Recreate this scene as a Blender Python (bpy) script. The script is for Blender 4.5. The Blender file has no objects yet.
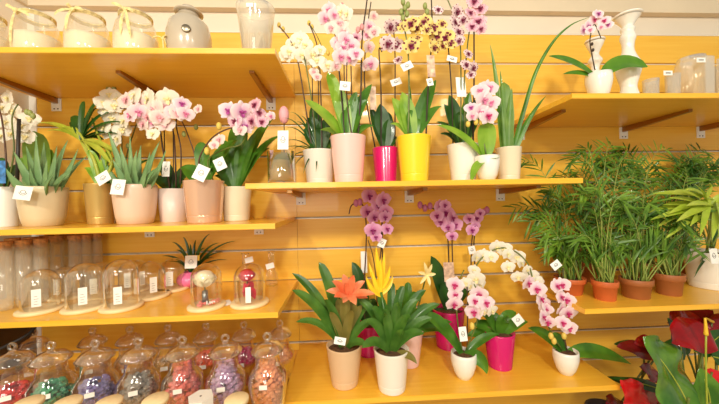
import bpy, math, random
from mathutils import Vector, Matrix
random.seed(7)
C = bpy.context.scene.collection
SC = bpy.context.scene
# ---------------------------------------------------------------- camera
EYE = Vector((0.0, -1.4637, 1.5)); FPX = 300.0
yaw, pitch, roll = 0.04943, -0.001396, -0.020175
_F = Vector((math.sin(yaw)*math.cos(pitch), math.cos(yaw)*math.cos(pitch), math.sin(pitch)))
_Rt = Vector((math.cos(yaw), -math.sin(yaw), 0)); _U = _Rt.cross(_F)
CR = (_Rt*math.cos(roll)+_U*math.sin(roll)).normalized(); CU = CR.cross(_F).normalized()
cam = bpy.data.objects.new('camera', bpy.data.cameras.new('camera')); C.objects.link(cam)
cam.data.sensor_width = 36; cam.data.lens = FPX/719*36; cam.data.clip_start = .02
m = Matrix((CR, CU, -_F)).transposed().to_4x4(); m.translation = EYE
cam.matrix_world = m; SC.camera = cam
# ---------------------------------------------------------------- world, lights, exposure
w = bpy.data.worlds.new('world'); SC.world = w; w.use_nodes = True
w.node_tree.nodes['Background'].inputs[0].default_value = (1.0, .91, .76, 1)
w.node_tree.nodes['Background'].inputs[1].default_value = .56
SC.view_settings.view_transform = 'Standard'; SC.view_settings.look = 'None'
SC.view_settings.gamma = 1; SC.view_settings.exposure = -0.42
def area(name, loc, target, sx, sy, power, col):
    l = bpy.data.lights.new(name, 'AREA'); l.shape = 'RECTANGLE'; l.size = sx; l.size_y = sy
    l.energy = power; l.color = col
    o = bpy.data.objects.new(name, l); C.objects.link(o); o.location = loc
    o.rotation_euler = (Vector(target)-Vector(loc)).to_track_quat('-Z', 'Y').to_euler()
area('shop_ceiling_light', (-1.2, -3.2, 2.9), (-.7, 0, 1.2), .25, .25, 47, (1, .93, .79))
area('shop_ceiling_light_2', (.25, -3.0, 2.9), (.0, 0, 1.1), .25, .25, 55, (1, .93, .79))
area('shop_ceiling_light_3', (1.6, -3.0, 2.9), (.9, 0, 1.5), .25, .25, 18, (1, .93, .79))
area('shop_front_light', (-.6, -3.3, 1.7), (-.5, 0, 1.2), 1.0, .7, 24, (1, .94, .82))
SC.cycles.transparent_max_bounces = 40; SC.cycles.max_bounces = 10
# ---------------------------------------------------------------- pixel <-> world
def W(px, py, Y):
    d = _F + CR*((px-359.5)/FPX) + CU*((202-py)/FPX)
    return EYE + d*((Y-EYE.y)/d.y)
def G(px, py, z):
    d = _F + CR*((px-359.5)/FPX) + CU*((202-py)/FPX)
    return EYE + d*((z-EYE.z)/d.z)
def proj(p):
    d = p-EYE; k = d.dot(_F)
    return 359.5+FPX*d.dot(CR)/k, 202-FPX*d.dot(CU)/k
def SX(px, Y, z):
    py = 200
    for _ in range(4):
        p = W(px, py, Y); py = proj(Vector((p.x, Y, z)))[1]
    return Vector((W(px, py, Y).x, Y, z))
def ppm(Y): return FPX/(Y-EYE.y)          # pixels per metre
def facing(p): return math.atan2(EYE.y-p.y, EYE.x-p.x)   # bearing of the viewer's side of a round body
def wide(p): x = proj(Vector(p))[0]; return math.sqrt(1+((x-359.5)/FPX)**2)   # a round body looks wider off the lens axis
# ---------------------------------------------------------------- materials
def lin(r, g, b):
    f = lambda c: (c/255/12.92) if c <= 10 else ((c/255+.055)/1.055)**2.4
    return (f(r), f(g), f(b), 1)
MC = {}
def mat(name, rgb, rough=.5, metal=0, coat=0, var=0, scale=30, bump=0, sub=0, stretch=None, trans=0):
    if name in MC: return MC[name]
    M = bpy.data.materials.new(name); M.use_nodes = True; nt = M.node_tree; b = nt.nodes['Principled BSDF']
    b.inputs['Base Color'].default_value = lin(*rgb); b.inputs['Roughness'].default_value = rough
    b.inputs['Metallic'].default_value = metal; b.inputs['Coat Weight'].default_value = coat
    if sub: b.inputs['Subsurface Weight'].default_value = sub; b.inputs['Subsurface Scale'].default_value = .01
    if var or bump:
        tc = nt.nodes.new('ShaderNodeTexCoord'); mp = nt.nodes.new('ShaderNodeMapping'); n = nt.nodes.new('ShaderNodeTexNoise')
        nt.links.new(tc.outputs['Object'], mp.inputs[0]); nt.links.new(mp.outputs[0], n.inputs['Vector'])
        n.inputs['Scale'].default_value = scale; n.inputs['Detail'].default_value = 5
        if stretch: mp.inputs['Scale'].default_value = stretch
        if var:
            r = nt.nodes.new('ShaderNodeValToRGB'); nt.links.new(n.outputs[0], r.inputs[0])
            a = [max(0, c*(1-var)) for c in rgb]; d = [min(255, c*(1+var*.7)) for c in rgb]
            r.color_ramp.elements[0].position = .3; r.color_ramp.elements[1].position = .7
            r.color_ramp.elements[0].color = lin(*a); r.color_ramp.elements[1].color = lin(*d)
            nt.links.new(r.outputs[0], b.inputs['Base Color'])
        if bump:
            bp = nt.nodes.new('ShaderNodeBump'); bp.inputs['Strength'].default_value = bump; bp.inputs['Distance'].default_value = .004
            nt.links.new(n.outputs[0], bp.inputs['Height']); nt.links.new(bp.outputs[0], b.inputs['Normal'])
    MC[name] = M; return M
def leafmat(name, rgb, rgb2=None, rough=.32):
    """leaf: green with lighter streaks along the blade (UV), slight translucency"""
    if name in MC: return MC[name]
    M = mat(name, rgb, rough, coat=.12); nt = M.node_tree; b = nt.nodes['Principled BSDF']
    rgb2 = rgb2 or [min(255, c*1.25) for c in rgb]
    tc = nt.nodes.new('ShaderNodeTexCoord'); n = nt.nodes.new('ShaderNodeTexNoise'); n.inputs['Scale'].default_value = 14
    nt.links.new(tc.outputs['Object'], n.inputs['Vector'])
    r = nt.nodes.new('ShaderNodeValToRGB'); nt.links.new(n.outputs[0], r.inputs[0])
    r.color_ramp.elements[0].position = .35; r.color_ramp.elements[1].position = .68
    r.color_ramp.elements[0].color = lin(*rgb); r.color_ramp.elements[1].color = lin(*rgb2)
    nt.links.new(r.outputs[0], b.inputs['Base Color'])
    tr = nt.nodes.new('ShaderNodeBsdfTranslucent'); mx = nt.nodes.new('ShaderNodeMixShader'); mx.inputs[0].default_value = .22
    nt.links.new(r.outputs[0], tr.inputs[0]); nt.links.new(b.outputs[0], mx.inputs[1]); nt.links.new(tr.outputs[0], mx.inputs[2])
    nt.links.new(mx.outputs[0], nt.nodes['Material Output'].inputs[0])
    return M
def wood(name, c1, c2, rough=.38, vert=False):
    if name in MC: return MC[name]
    M = mat(name, c1, rough, coat=.15); nt = M.node_tree; b = nt.nodes['Principled BSDF']
    tc = nt.nodes.new('ShaderNodeTexCoord'); mp = nt.nodes.new('ShaderNodeMapping')
    mp.inputs['Scale'].default_value = (1.1, 26, 26) if not vert else (26, 26, 1.1)
    n = nt.nodes.new('ShaderNodeTexNoise'); n.inputs['Scale'].default_value = 3; n.inputs['Detail'].default_value = 7; n.inputs['Distortion'].default_value = .4
    nt.links.new(tc.outputs['Object'], mp.inputs[0]); nt.links.new(mp.outputs[0], n.inputs['Vector'])
    r = nt.nodes.new('ShaderNodeValToRGB'); nt.links.new(n.outputs[0], r.inputs[0])
    r.color_ramp.elements[0].position = .3; r.color_ramp.elements[1].position = .7
    r.color_ramp.elements[0].color = lin(*c2); r.color_ramp.elements[1].color = lin(*c1)
    nt.links.new(r.outputs[0], b.inputs['Base Color']); MC[name] = M; return M
def glass(name='clear glass', tint=(252, 252, 249), refl=1.5, cloud=.0):
    """thin-walled glass: clear film that mirrors more at grazing angles"""
    if name in MC: return MC[name]
    M = bpy.data.materials.new(name); M.use_nodes = True; nt = M.node_tree; nt.nodes.remove(nt.nodes['Principled BSDF'])
    out = nt.nodes['Material Output']; t = nt.nodes.new('ShaderNodeBsdfTransparent'); t.inputs[0].default_value = lin(*tint)
    g = nt.nodes.new('ShaderNodeBsdfGlossy'); g.inputs['Roughness'].default_value = .06; g.inputs[0].default_value = (1, 1, 1, 1)
    lw = nt.nodes.new('ShaderNodeLayerWeight'); lw.inputs[0].default_value = .44
    mt = nt.nodes.new('ShaderNodeMath'); mt.operation = 'MULTIPLY_ADD'; mt.inputs[1].default_value = .75*refl; mt.inputs[2].default_value = .05*refl
    nt.links.new(lw.outputs['Facing'], mt.inputs[0])
    pw = nt.nodes.new('ShaderNodeMath'); pw.operation = 'POWER'; pw.inputs[1].default_value = 1.7
    nt.links.new(mt.outputs[0], pw.inputs[0]); ad = nt.nodes.new('ShaderNodeMath'); ad.operation = 'ADD'; ad.inputs[1].default_value = .05*refl
    ad.use_clamp = True; nt.links.new(pw.outputs[0], ad.inputs[0])
    mx = nt.nodes.new('ShaderNodeMixShader'); nt.links.new(ad.outputs[0], mx.inputs[0])
    nt.links.new(t.outputs[0], mx.inputs[1]); nt.links.new(g.outputs[0], mx.inputs[2]); last = mx
    if cloud:
        d = nt.nodes.new('ShaderNodeBsdfDiffuse'); d.inputs[0].default_value = lin(250, 244, 230)
        m2 = nt.nodes.new('ShaderNodeMixShader'); m2.inputs[0].default_value = cloud
        nt.links.new(mx.outputs[0], m2.inputs[1]); nt.links.new(d.outputs[0], m2.inputs[2]); last = m2
    nt.links.new(last.outputs[0], out.inputs[0]); MC[name] = M; return M
def petalmat(name, edge, mid, core, spots=None, spot_scale=6, spot_size=.36, veins=0, r1=.25, r2=.75):
    """petal colouring laid out from the flower's own centre"""
    if name in MC: return MC[name]
    M = mat(name, edge, .55); nt = M.node_tree; b = nt.nodes['Principled BSDF']
    tc = nt.nodes.new('ShaderNodeTexCoord'); ln = nt.nodes.new('ShaderNodeVectorMath'); ln.operation = 'LENGTH'
    nt.links.new(tc.outputs['Object'], ln.inputs[0])
    r = nt.nodes.new('ShaderNodeValToRGB'); nt.links.new(ln.outputs['Value'], r.inputs[0])
    r.color_ramp.elements[0].position = r1*.5; r.color_ramp.elements[0].color = lin(*core)
    e = r.color_ramp.elements.new((r1+r2)/2); e.color = lin(*mid)
    r.color_ramp.elements[-1].position = r2+.15; r.color_ramp.elements[-1].color = lin(*edge)
    col = r.outputs[0]
    if spots:
        v = nt.nodes.new('ShaderNodeTexVoronoi'); v.inputs['Scale'].default_value = spot_scale
        nt.links.new(tc.outputs['Object'], v.inputs['Vector'])
        c = nt.nodes.new('ShaderNodeMath'); c.operation = 'LESS_THAN'; c.inputs[1].default_value = spot_size
        nt.links.new(v.outputs['Distance'], c.inputs[0])
        mx = nt.nodes.new('ShaderNodeMixRGB'); nt.links.new(c.outputs[0], mx.inputs[0]); nt.links.new(col, mx.inputs[1])
        mx.inputs[2].default_value = lin(*spots); col = mx.outputs[0]
    nt.links.new(col, b.inputs['Base Color'])
    tr = nt.nodes.new('ShaderNodeBsdfTranslucent'); ms = nt.nodes.new('ShaderNodeMixShader'); ms.inputs[0].default_value = .25
    nt.links.new(col, tr.inputs[0]); nt.links.new(b.outputs[0], ms.inputs[1]); nt.links.new(tr.outputs[0], ms.inputs[2])
    nt.links.new(ms.outputs[0], nt.nodes['Material Output'].inputs[0])
    return M
WALLW = wood('beech laminate', (250, 199, 76), (243, 185, 56))
SHELF = wood('shelf beech', (250, 195, 66), (243, 182, 50), .3)
BENCH = wood('bench beech', (238, 176, 60), (222, 154, 44), .4)
GLASS = glass(); GLASSM = glass('milky glass', (250, 248, 242), 1.1, .24)
METAL = mat('brushed chrome', (190, 180, 168), .28, 1); WHITE = mat('white ceramic', (244, 240, 230), .22, coat=.4)
CREAM = mat('cream painted wall', (232, 219, 198), .8, var=.02, scale=3)
SOIL = mat('potting bark', (92, 62, 38), .9, var=.45, scale=90, bump=.9)
CARD = mat('white card', (248, 246, 240), .6); INK = mat('grey ink', (120, 116, 112), .7)
STEM = leafmat('flower stem green', (96, 110, 44), (128, 138, 60)); DSTEM = mat('dark flower stem', (88, 58, 40), .5, var=.2)
STAKE = mat('dark plant stake', (58, 40, 30), .6)
# ---------------------------------------------------------------- mesh builder
class MB:
    def __init__(s): s.v = []; s.f = []; s.flat = set()
    def add(s, vs, fs, flat=False):
        b = len(s.v); s.v += [Vector(p) for p in vs]
        for f in fs:
            if flat: s.flat.add(len(s.f))
            s.f.append([b+i for i in f])
        return s
    def box(s, lo, hi, M=None):
        x0, y0, z0 = lo; x1, y1, z1 = hi
        vs = [Vector(p) for p in ((x0,y0,z0),(x1,y0,z0),(x1,y1,z0),(x0,y1,z0),(x0,y0,z1),(x1,y0,z1),(x1,y1,z1),(x0,y1,z1))]
        if M: vs = [M @ p for p in vs]
        return s.add(vs, [(0,3,2,1),(4,5,6,7),(0,1,5,4),(1,2,6,5),(2,3,7,6),(3,0,4,7)], True)
    def lathe(s, prof, c=(0, 0, 0), n=28, M=None, fn=None, flat=False):
        c = Vector(c); vs = []; fs = []
        for r, z in prof:
            for i in range(n):
                a = 2*math.pi*i/n; rr = r*(fn(a, z) if fn else 1)
                p = Vector((rr*math.cos(a), rr*math.sin(a), z))
                vs.append(c+(M @ p if M else p))
        for k in range(len(prof)-1):
            for i in range(n):
                j = (i+1) % n; fs.append((k*n+i, k*n+j, (k+1)*n+j, (k+1)*n+i))
        return s.add(vs, fs, flat)
    def tube(s, pts, r, n=6, r2=None, cap=True):
        pts = [Vector(p) for p in pts]; L = len(pts); vs = []; fs = []; up = Vector((.3, 1, .1))
        for k, p in enumerate(pts):
            t = (pts[min(k+1, L-1)]-pts[max(k-1, 0)]).normalized(); a = t.cross(up)
            if a.length < .05: a = t.cross(Vector((1, 0, 0)))
            a.normalize(); b = t.cross(a); rr = r if r2 is None else r+(r2-r)*k/(L-1)
            for i in range(n):
                q = 2*math.pi*i/n; vs.append(p+a*rr*math.cos(q)+b*rr*math.sin(q))
        for k in range(L-1):
            for i in range(n):
                j = (i+1) % n; fs.append((k*n+i, k*n+j, (k+1)*n+j, (k+1)*n+i))
        if cap: fs += [tuple(range(n))[::-1], tuple((L-1)*n+i for i in range(n))]
        return s.add(vs, fs)
    def ball(s, c, r, n=10, m=6, sq=(1, 1, 1), jit=0):
        c = Vector(c); vs = [c+Vector((0, 0, -r*sq[2]))]; fs = []
        for k in range(1, m):
            t = math.pi*k/m
            for i in range(n):
                a = 2*math.pi*i/n; q = 1+random.uniform(-jit, jit)
                vs.append(c+Vector((r*sq[0]*math.sin(t)*math.cos(a), r*sq[1]*math.sin(t)*math.sin(a), -r*sq[2]*math.cos(t)))*1*1 if not jit else c+Vector((r*sq[0]*math.sin(t)*math.cos(a), r*sq[1]*math.sin(t)*math.sin(a), -r*sq[2]*math.cos(t)))*q)
        vs.append(c+Vector((0, 0, r*sq[2]))); T = len(vs)-1
        for i in range(n):
            j = (i+1) % n; fs.append((0, 1+j, 1+i)); fs.append((T, 1+(m-2)*n+i, 1+(m-2)*n+j))
            for k in range(m-2): fs.append((1+k*n+i, 1+k*n+j, 1+(k+1)*n+j, 1+(k+1)*n+i))
        return s.add(vs, fs, flat=bool(jit))
    def leaf(s, pts, width, N=None, shape='lance', fold=.25, curl=0, seg=3, ripple=0):
        pts = [Vector(p) for p in pts]; L = len(pts); N = Vector(N or (0, -.65, .75)); vs = []; fs = []
        nc = seg*2+1
        for k, p in enumerate(pts):
            u = k/(L-1); t = (pts[min(k+1, L-1)]-pts[max(k-1, 0)]).normalized()
            sd = t.cross(N)
            if sd.length < .05: sd = t.cross(Vector((1, .2, .1)))
            sd.normalize(); nn = sd.cross(t).normalized()
            if shape == 'lance': wv = (math.sin(math.pi*min(1, u*.93+.07))**.8)
            elif shape == 'strap': wv = min(1, .55+u*1.2)*(1-u**5)**.6 if u < 1 else 0
            elif shape == 'oval': wv = max(0, (1-(2*(u-.54)/1.0)**2 if u < .54 else 1-((u-.54)/.46)**2.2))**.55*.97+.0
            elif shape == 'taper': wv = (1-u)**.75*(.75+.25*min(1, u*6))
            elif shape == 'heart': wv = max(0, math.sin(math.pi*min(1, u**.62)))**.75
            else: wv = 1
            wv = max(wv, .02)
            for i in range(nc):
                q = (i-seg)/seg
                vs.append(p+sd*(q*wv*width/2)+nn*(-fold*(1-abs(q))*wv*width*.5+curl*q*q*width*wv*-.5+ripple*width*abs(q)*math.sin(u*13+q*2)))
        for k in range(L-1):
            for i in range(nc-1): fs.append((k*nc+i, k*nc+i+1, (k+1)*nc+i+1, (k+1)*nc+i))
        return s.add(vs, fs)
    def fleshy(s, pts, width, thick, N, teeth=0):
        """succulent leaf: thick, pointed, hollow upper face"""
        pts = [Vector(p) for p in pts]; L = len(pts); N = Vector(N); vs = []; fs = []; n = 8
        sec = [(-1, 0), (-.6, -.15), (0, -.3), (.6, -.15), (1, 0), (.65, .75), (0, 1), (-.65, .75)]
        for k, p in enumerate(pts):
            u = k/(L-1); t = (pts[min(k+1, L-1)]-pts[max(k-1, 0)]).normalized(); sd = t.cross(N).normalized(); nn = sd.cross(t).normalized()
            wv = max(.03, (1-u)**.8*(.8+.2*min(1, u*5))); tt = 1+(.12 if teeth and k % 2 else 0)
            for a, b in sec: vs.append(p+sd*a*wv*width/2*(tt if abs(a) == 1 else 1)+nn*(-b)*wv*thick*.8)
        for k in range(L-1):
            for i in range(n):
                j = (i+1) % n; fs.append((k*n+i, k*n+j, (k+1)*n+j, (k+1)*n+i))
        return s.add(vs, fs)
    def mesh(s, name, material, o=None):
        me = bpy.data.meshes.new(name); off = Vector(o) if o is not None else Vector((0, 0, 0))
        me.from_pydata([tuple(p-off) for p in s.v], [], s.f)
        me.polygons.foreach_set('use_smooth', [i not in s.flat for i in range(len(s.f))])
        me.materials.append(material); me.update(); return me
def curve(a, c, b, n=9):
    a, c, b = Vector(a), Vector(c), Vector(b); return [a*(1-t)**2+c*2*t*(1-t)+b*t*t for t in [i/(n-1) for i in range(n)]]
def spline(P, n=6):
    P = [Vector(p) for p in P]; out = []
    for i in range(len(P)-1):
        p0, p1, p2, p3 = P[max(i-1, 0)], P[i], P[i+1], P[min(i+2, len(P)-1)]
        for k in range(n):
            t = k/n; out.append(.5*((2*p1)+(p2-p0)*t+(2*p0-5*p1+4*p2-p3)*t*t+(3*p1-p0-3*p2+p3)*t**3))
    return out+[P[-1]]
# ---------------------------------------------------------------- objects
def thing(name, label, cat, loc, group=None):
    o = bpy.data.objects.new(name, None); C.objects.link(o); o.location = loc; o.empty_display_size = .05
    o['label'] = label; o['category'] = cat
    if group: o['group'] = group
    return o
def part(name, mb, material, root, label=None):
    """mesh given in world coordinates, stored in its parent's frame"""
    o = bpy.data.objects.new(name, mb.mesh(name, material, root.location)); C.objects.link(o); o.parent = root
    if label: o['label'] = label
    return o
def subpart(name, mb, material, parent):
    """child of a part that itself sits at its thing's origin"""
    o = bpy.data.objects.new(name, mb.mesh(name, material, parent.parent.location)); C.objects.link(o); o.parent = parent
    return o
def single(name, mb, material, label, cat, group=None, kind=None, o=None):
    o_ = Vector(o) if o is not None else Vector((0, 0, 0))
    ob = bpy.data.objects.new(name, mb.mesh(name, material, o_)); C.objects.link(ob); ob.location = o_
    ob['label'] = label; ob['category'] = cat
    if group: ob['group'] = group
    if kind: ob['kind'] = kind
    return ob
def struct(name, mb, material):
    ob = bpy.data.objects.new(name, mb.mesh(name, material)); C.objects.link(ob); ob['kind'] = 'structure'; return ob
# ================================================================ THE SETTING
SLAT = .15; Z0 = 1.5-.2238; XL = W(37.5, 130, 0).x; XR = 2.5; ZTOP = Z0+6.97*SLAT; XWL = W(28, 20, 0).x
mb = MB()
seam = W(297.5, 240, 0).x
edges = [XL, seam-.0008, seam+.0008, XR]
for (x0, x1) in ((XL, seam-.0006), (seam+.0006, XR)):
    for k in range(-9, 7):
        za = max(.0, Z0+k*SLAT+.004); zb = min(ZTOP, Z0+(k+1)*SLAT-.004); ch = .0015
        v = [(x0, 0, za+ch), (x0, -0.0, zb-ch), (x1, 0, zb-ch), (x1, 0, za+ch), (x0, .0035, zb), (x1, .0035, zb), (x0, .0035, za), (x1, .0035, za), (x0, .016, zb), (x1, .016, zb), (x0, .016, za), (x1, .016, za)]
        mb.add(v, [(0, 3, 2, 1), (1, 2, 5, 4), (0, 6, 7, 3), (4, 5, 9, 8), (6, 10, 11, 7), (0, 1, 4, 6), (3, 7, 5, 2), (4, 8, 10, 6), (5, 7, 11, 9)], True)
struct('wall_back', mb, WALLW)
mb = MB()
for k in range(-9, 8): mb.box((XL, -.0008, Z0+k*SLAT-.0048), (XR, .0155, Z0+k*SLAT-.0018))
struct('trim_1', mb, mat('groove aluminium', (246, 238, 222), .4, .25))
mb = MB(); mb.box((XWL-.1, .018, 0), (XR, .1, 3.0)); struct('wall_upper', mb, CREAM)
mb = MB(); mb.box((XWL-.1, -3.9, 0), (XWL, .1, 3.0)); struct('wall_left', mb, mat('cream side wall', (240, 230, 212), .8))
mb = MB(); mb.box((XWL, -.004, 0), (XL, .018, W(30, 12, 0).z)); struct('trim_2', mb, mat('white trim', (248, 244, 234), .5))
zc = W(360, 9, -.018).z
mb = MB(); mb.box((XWL, -.018, zc), (XR, .018, zc+.3))
struct('trim_3', mb, mat('beige cornice', (226, 208, 178), .6, var=.02, scale=5))
mb = MB(); mb.box((XWL, -3.9, zc), (XWL+.018, -.018, zc+.3)); struct('trim_4', mb, MC['beige cornice'])
mb = MB(); mb.box((XWL+.0005, -1.2, .4), (XWL+.012, -.003, W(140, 317.5, -.43).z-.03)); struct('trim_5', mb, mat('dark brown panel', (64, 44, 28), .5, var=.1))  # thin dark brown sheet added low on the side wall
mb = MB(); mb.box((-4, -4.4, -.05), (4, .1, 0)); struct('floor', mb, mat('pale stone floor', (206, 190, 160), .4, var=.06, scale=3))
# ---------------------------------------------------------------- shelves
SD = .43; TH = .019
def bracket(mb, x, z, side=1):
    """hollow metal arm under the board, pressed into a groove plate"""
    y1 = -.30
    v = []
    for (y, h) in ((-.004, .026), (-.10, .024), (y1, .011)):
        for (dx, dz) in ((-.009, -h), (.009, -h), (.009, -.0005), (-.009, -.0005)): v.append((x+dx, y, z+dz))
    fs = [(0, 1, 2, 3), (8, 11, 10, 9)]
    for k in (0, 4):
        for i in range(4): fs.append((k+i, k+(i+1) % 4, k+4+(i+1) % 4, k+4+i))
    mb.add(v, [f[::-1] for f in fs], True)
def shelf(label, x0, x1, z, bx, depth=SD, yb=0):
    root = thing('wall_shelf', label, 'shelf', ((x0+x1)/2, 0, z), 'wood shelves on the slatted wall')
    b = MB(); e = .0015; lo = (x0, -depth, z-TH); hi = (x1, -.0012, z)
    b.box((x0, -depth+e, z-TH), (x1, -.0012, z)); b.box((x0, -depth, z-TH+e), (x1, -depth+e, z-e))
    part('board', b, SHELF, root)
    for x in bx:
        a = MB(); bracket(a, x, z-TH); br = part('bracket', a, mat('bracket chrome with reflected wood tint', (168, 128, 84), .32, 1), root)  # chrome arm; the brown reflection of the wood is put into its base colour
        p = MB(); p.box((x-.022, -.0045, z-TH-.06), (x+.022, -.0008, z-TH-.002)); subpart('wall_plate', p, mat('white bracket plate', (250, 248, 242), .4), br)
        h = MB()
        for s_ in (-.008, .008): h.tube([(x+s_, -.0046, z-TH-.05), (x+s_, -.006, z-TH-.05)], .003, 8)
        subpart('screw', h, STAKE, br)
    return root
zA = W(140, 47.5, -SD).z; zB = W(140, 226.5, -SD).z; zC = W(140, 317.5, -SD).z; zM = W(420, 180.5, -SD).z; zM2 = zM
zR1 = W(640, 93, -SD).z; zR2 = W(640, 307, -SD).z; zL = W(450, 394, -SD).z
def bxs(z, *pxs): return [SX(p, 0, z-.04).x for p in pxs]
shelf('long top shelf on the left holding the raffia-tied candle jars', XL+.005, SX(275, -SD, zA).x, zA, bxs(zA, 57, 166, 271))
shelf('left shelf holding the aloes, gold pot and orchids', XL+.005, SX(275, -SD, zB).x, zB, bxs(zB, 40, 150, 259))
shelf('left shelf holding the glass cloches and corked tubes', XL+.005, SX(278, -SD, zC).x, zC, bxs(zC, 40, 150, 262))
shelf('narrow centre shelf at eye level holding yellow, pink and white pots', SX(245, -SD, zM).x, SX(583, -SD, zM).x, zM, bxs(zM, 301, 409, 500), SD)
shelf('upper right shelf holding candlesticks and clear glass vases', SX(572, -SD, zR1).x, 1.95, zR1, bxs(zR1, 520, 623, 700))
shelf('right shelf holding the small palms in clay pots', SX(585, -SD, zR2).x, 1.95, zR2, bxs(zR2, 600, 700))
shelf('wide lowest centre shelf holding bromeliads and arching orchids', SX(282, -SD, zL).x, SX(620, -SD, zL).x, zL, bxs(zL, 330, 420, 500))
ZB = .79; XBR = SX(296, -SD, .9).x-.012
b = MB(); b.box((XWL+.01, -.78, ZB-.03), (XBR, -.002, ZB)); b.box((XWL+.03, -.76, 0), (XWL+.06, -.01, ZB-.03)); b.box((XBR-.05, -.76, 0), (XBR-.02, -.01, ZB-.03))
single('display_bench', b, BENCH, 'low wooden bench under the left shelves carrying rows of lidded glass jars', 'bench')
# ================================================================ generic pieces
def rim_profile(rt, rb, h, style):
    t = .0045
    if style == 'plain': out = [(rb*.93, 0), (rb-.001, .0008), (rb, .003), (rb+.0004, .006), (rb+(rt-rb)*.16, h*.16), (rb+(rt-rb)*.17, h*.172), (rb+(rt-rb)*.175-.0012, h*.18), (rb+(rt-rb)*.18, h*.188), (rb+(rt-rb)*.2, h*.2), (rt-.001, h*.97), (rt, h*.99), (rt-.001, h)]
    elif style == 'round': out = [(rb*.9, 0), (rb, .003), (rb+(rt-rb)*.38, h*.22), (rb+(rt-rb)*.76, h*.58), (rb+(rt-rb)*.97, h*.88), (rt*.985, h*.97), (rt*.96, h)]
    elif style == 'belly': out = [(rb*.85, 0), (rb, .003), (rb+(rt-rb)*.5, h*.22), (rt*.95, h*.48), (rt*1.04, h*.7), (rt*1.03, h*.88), (rt, h)]
    elif style == 'clay': out = [(rb*.95, 0), (rb, .003), (rt*.9, h*.68), (rt*.97, h*.7), (rt, h*.72), (rt*1.02, h*.99), (rt*1.01, h)]
    else: out = [(rb*.97, 0), (rb, .002), (rt, h)]
    ri = out[-1][0]-t
    return out+[(ri, h), (ri-.002, h*.86), (0.0005, h*.86)]
def pot(name, label, cat, px, Y, z, ytop, wt, wb, style, material, group=None, loc=None, n=36, soil=True, potname='pot'):
    base = loc if loc is not None else SX(px, Y, z); base = Vector((base.x, base.y, z))
    s = ppm(base.y)*wide(base); px = proj(base)[0]; h = W(px, ytop, base.y).z-z
    rt = wt/s/2; rb = wb/s/2
    root = thing(name, label, cat, base, group)
    fn = None; st = style
    if style == 'ribbed': fn = lambda a, zz: 1+.012*math.cos(a*30); n = 120
    if style == 'rings': st = 'plain'
    if style == 'facet': fn = lambda a, zz: 1+.02*math.cos(a*7+zz*70)
    prof = rim_profile(rt, rb, h, st)
    if style in ('rings', 'ringsx'):
        pp = []
        for k in range(25):
            u = k/24; r = rb+(rt-rb)*u
            pp += [(r, .003+(h-.006)*u), (r-.0012, .003+(h-.006)*min(1, u+.012))]
        prof = [(rb*.93, 0)]+pp[:-1]+[(rt-.005, h), (rt-.008, h*.86), (.0005, h*.86)]
    b = MB(); b.lathe(prof, base, n, fn=fn)
    b.lathe([(.0005, .001), (rb*.93, .001)], base, n)
    part(potname, b, material, root)
    if soil:
        q = MB(); q.lathe([(rt-.008, h*.88), (rt*.6, h*.93), (.0005, h*.94)], base, 24, fn=lambda a, zz: 1+.03*math.sin(a*5)); part('potting_bark', q, SOIL, root)
    root['_'] = 0; del root['_']
    return root, Vector((base.x, base.y, z+h*.92)), rt, h
def lf(rim, tip, bend=.03, wid=.05, dY=0, shape='lance', off=(0, 0), N=None, n=11, out=.45, fold=.25, curl=0):
    """centreline from the pot to a tip given in the photo's frame at depth rim.y+dY"""
    t = W(tip[0], tip[1], rim.y+dY); a = rim+Vector((off[0], off[1], -.012))
    c = Vector((a.x+(t.x-a.x)*out, a.y+(t.y-a.y)*out, max(a.z, t.z)*.5+min(a.z, t.z)*.5+abs(t.z-a.z)*.25+bend))
    return dict(pts=curve(a, c, t, n), width=wid, shape=shape, N=N, fold=fold, curl=curl)
WIDEN = 1.12
def leaves(root, rim, specs, material, name='leaves', **kw):
    b = MB()
    for sp in specs:
        k = dict(kw); k.update(sp[2] if len(sp) > 2 else {}); 
        b.leaf(**lf(rim, sp[0], wid=sp[1]*WIDEN, **k))
    return part(name, b, material, root)
# ------------------------------------------------ orchid flowers (one mesh per kind, copies share it)
def petal(b, ang, L, Wd, y0, cup, shape='round', n=6, m=4):
    d = Vector((math.cos(ang), 0, math.sin(ang))); sd = Vector((-math.sin(ang), 0, math.cos(ang))); vs = []; fs = []
    for k in range(n+1):
        u = k/n; wv = (math.sin(math.pi*min(1, .1+u*.9))**.42 if shape == 'round' else math.sin(math.pi*(.08+u*.92))**.6)
        if k == n: wv = .3
        for i in range(-m//2, m//2+1):
            q = i/(m/2); y = y0-cup*math.sin(u*2.2)+.10*q*q*wv-.05*math.sin(u*9+q*2)*u
            ru = u*L*(1-.06*q*q)
            p = d*ru+sd*(q*wv*Wd/2); vs.append((p.x, y, p.z))
    c = m+1
    for k in range(n):
        for i in range(m): fs.append((k*c+i, k*c+i+1, (k+1)*c+i+1, (k+1)*c+i))
    b.add(vs, fs)
R = math.radians
def flower_mesh():
    b = MB()
    petal(b, R(90), 1.0, .78, .05, .06, 'lance'); petal(b, R(-52), .98, .74, .05, .05, 'lance'); petal(b, R(-128), .98, .74, .05, .05, 'lance')
    petal(b, R(12), 1.06, 1.34, -.02, .1); petal(b, R(168), 1.06, 1.34, -.02, .1)
    return b
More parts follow.
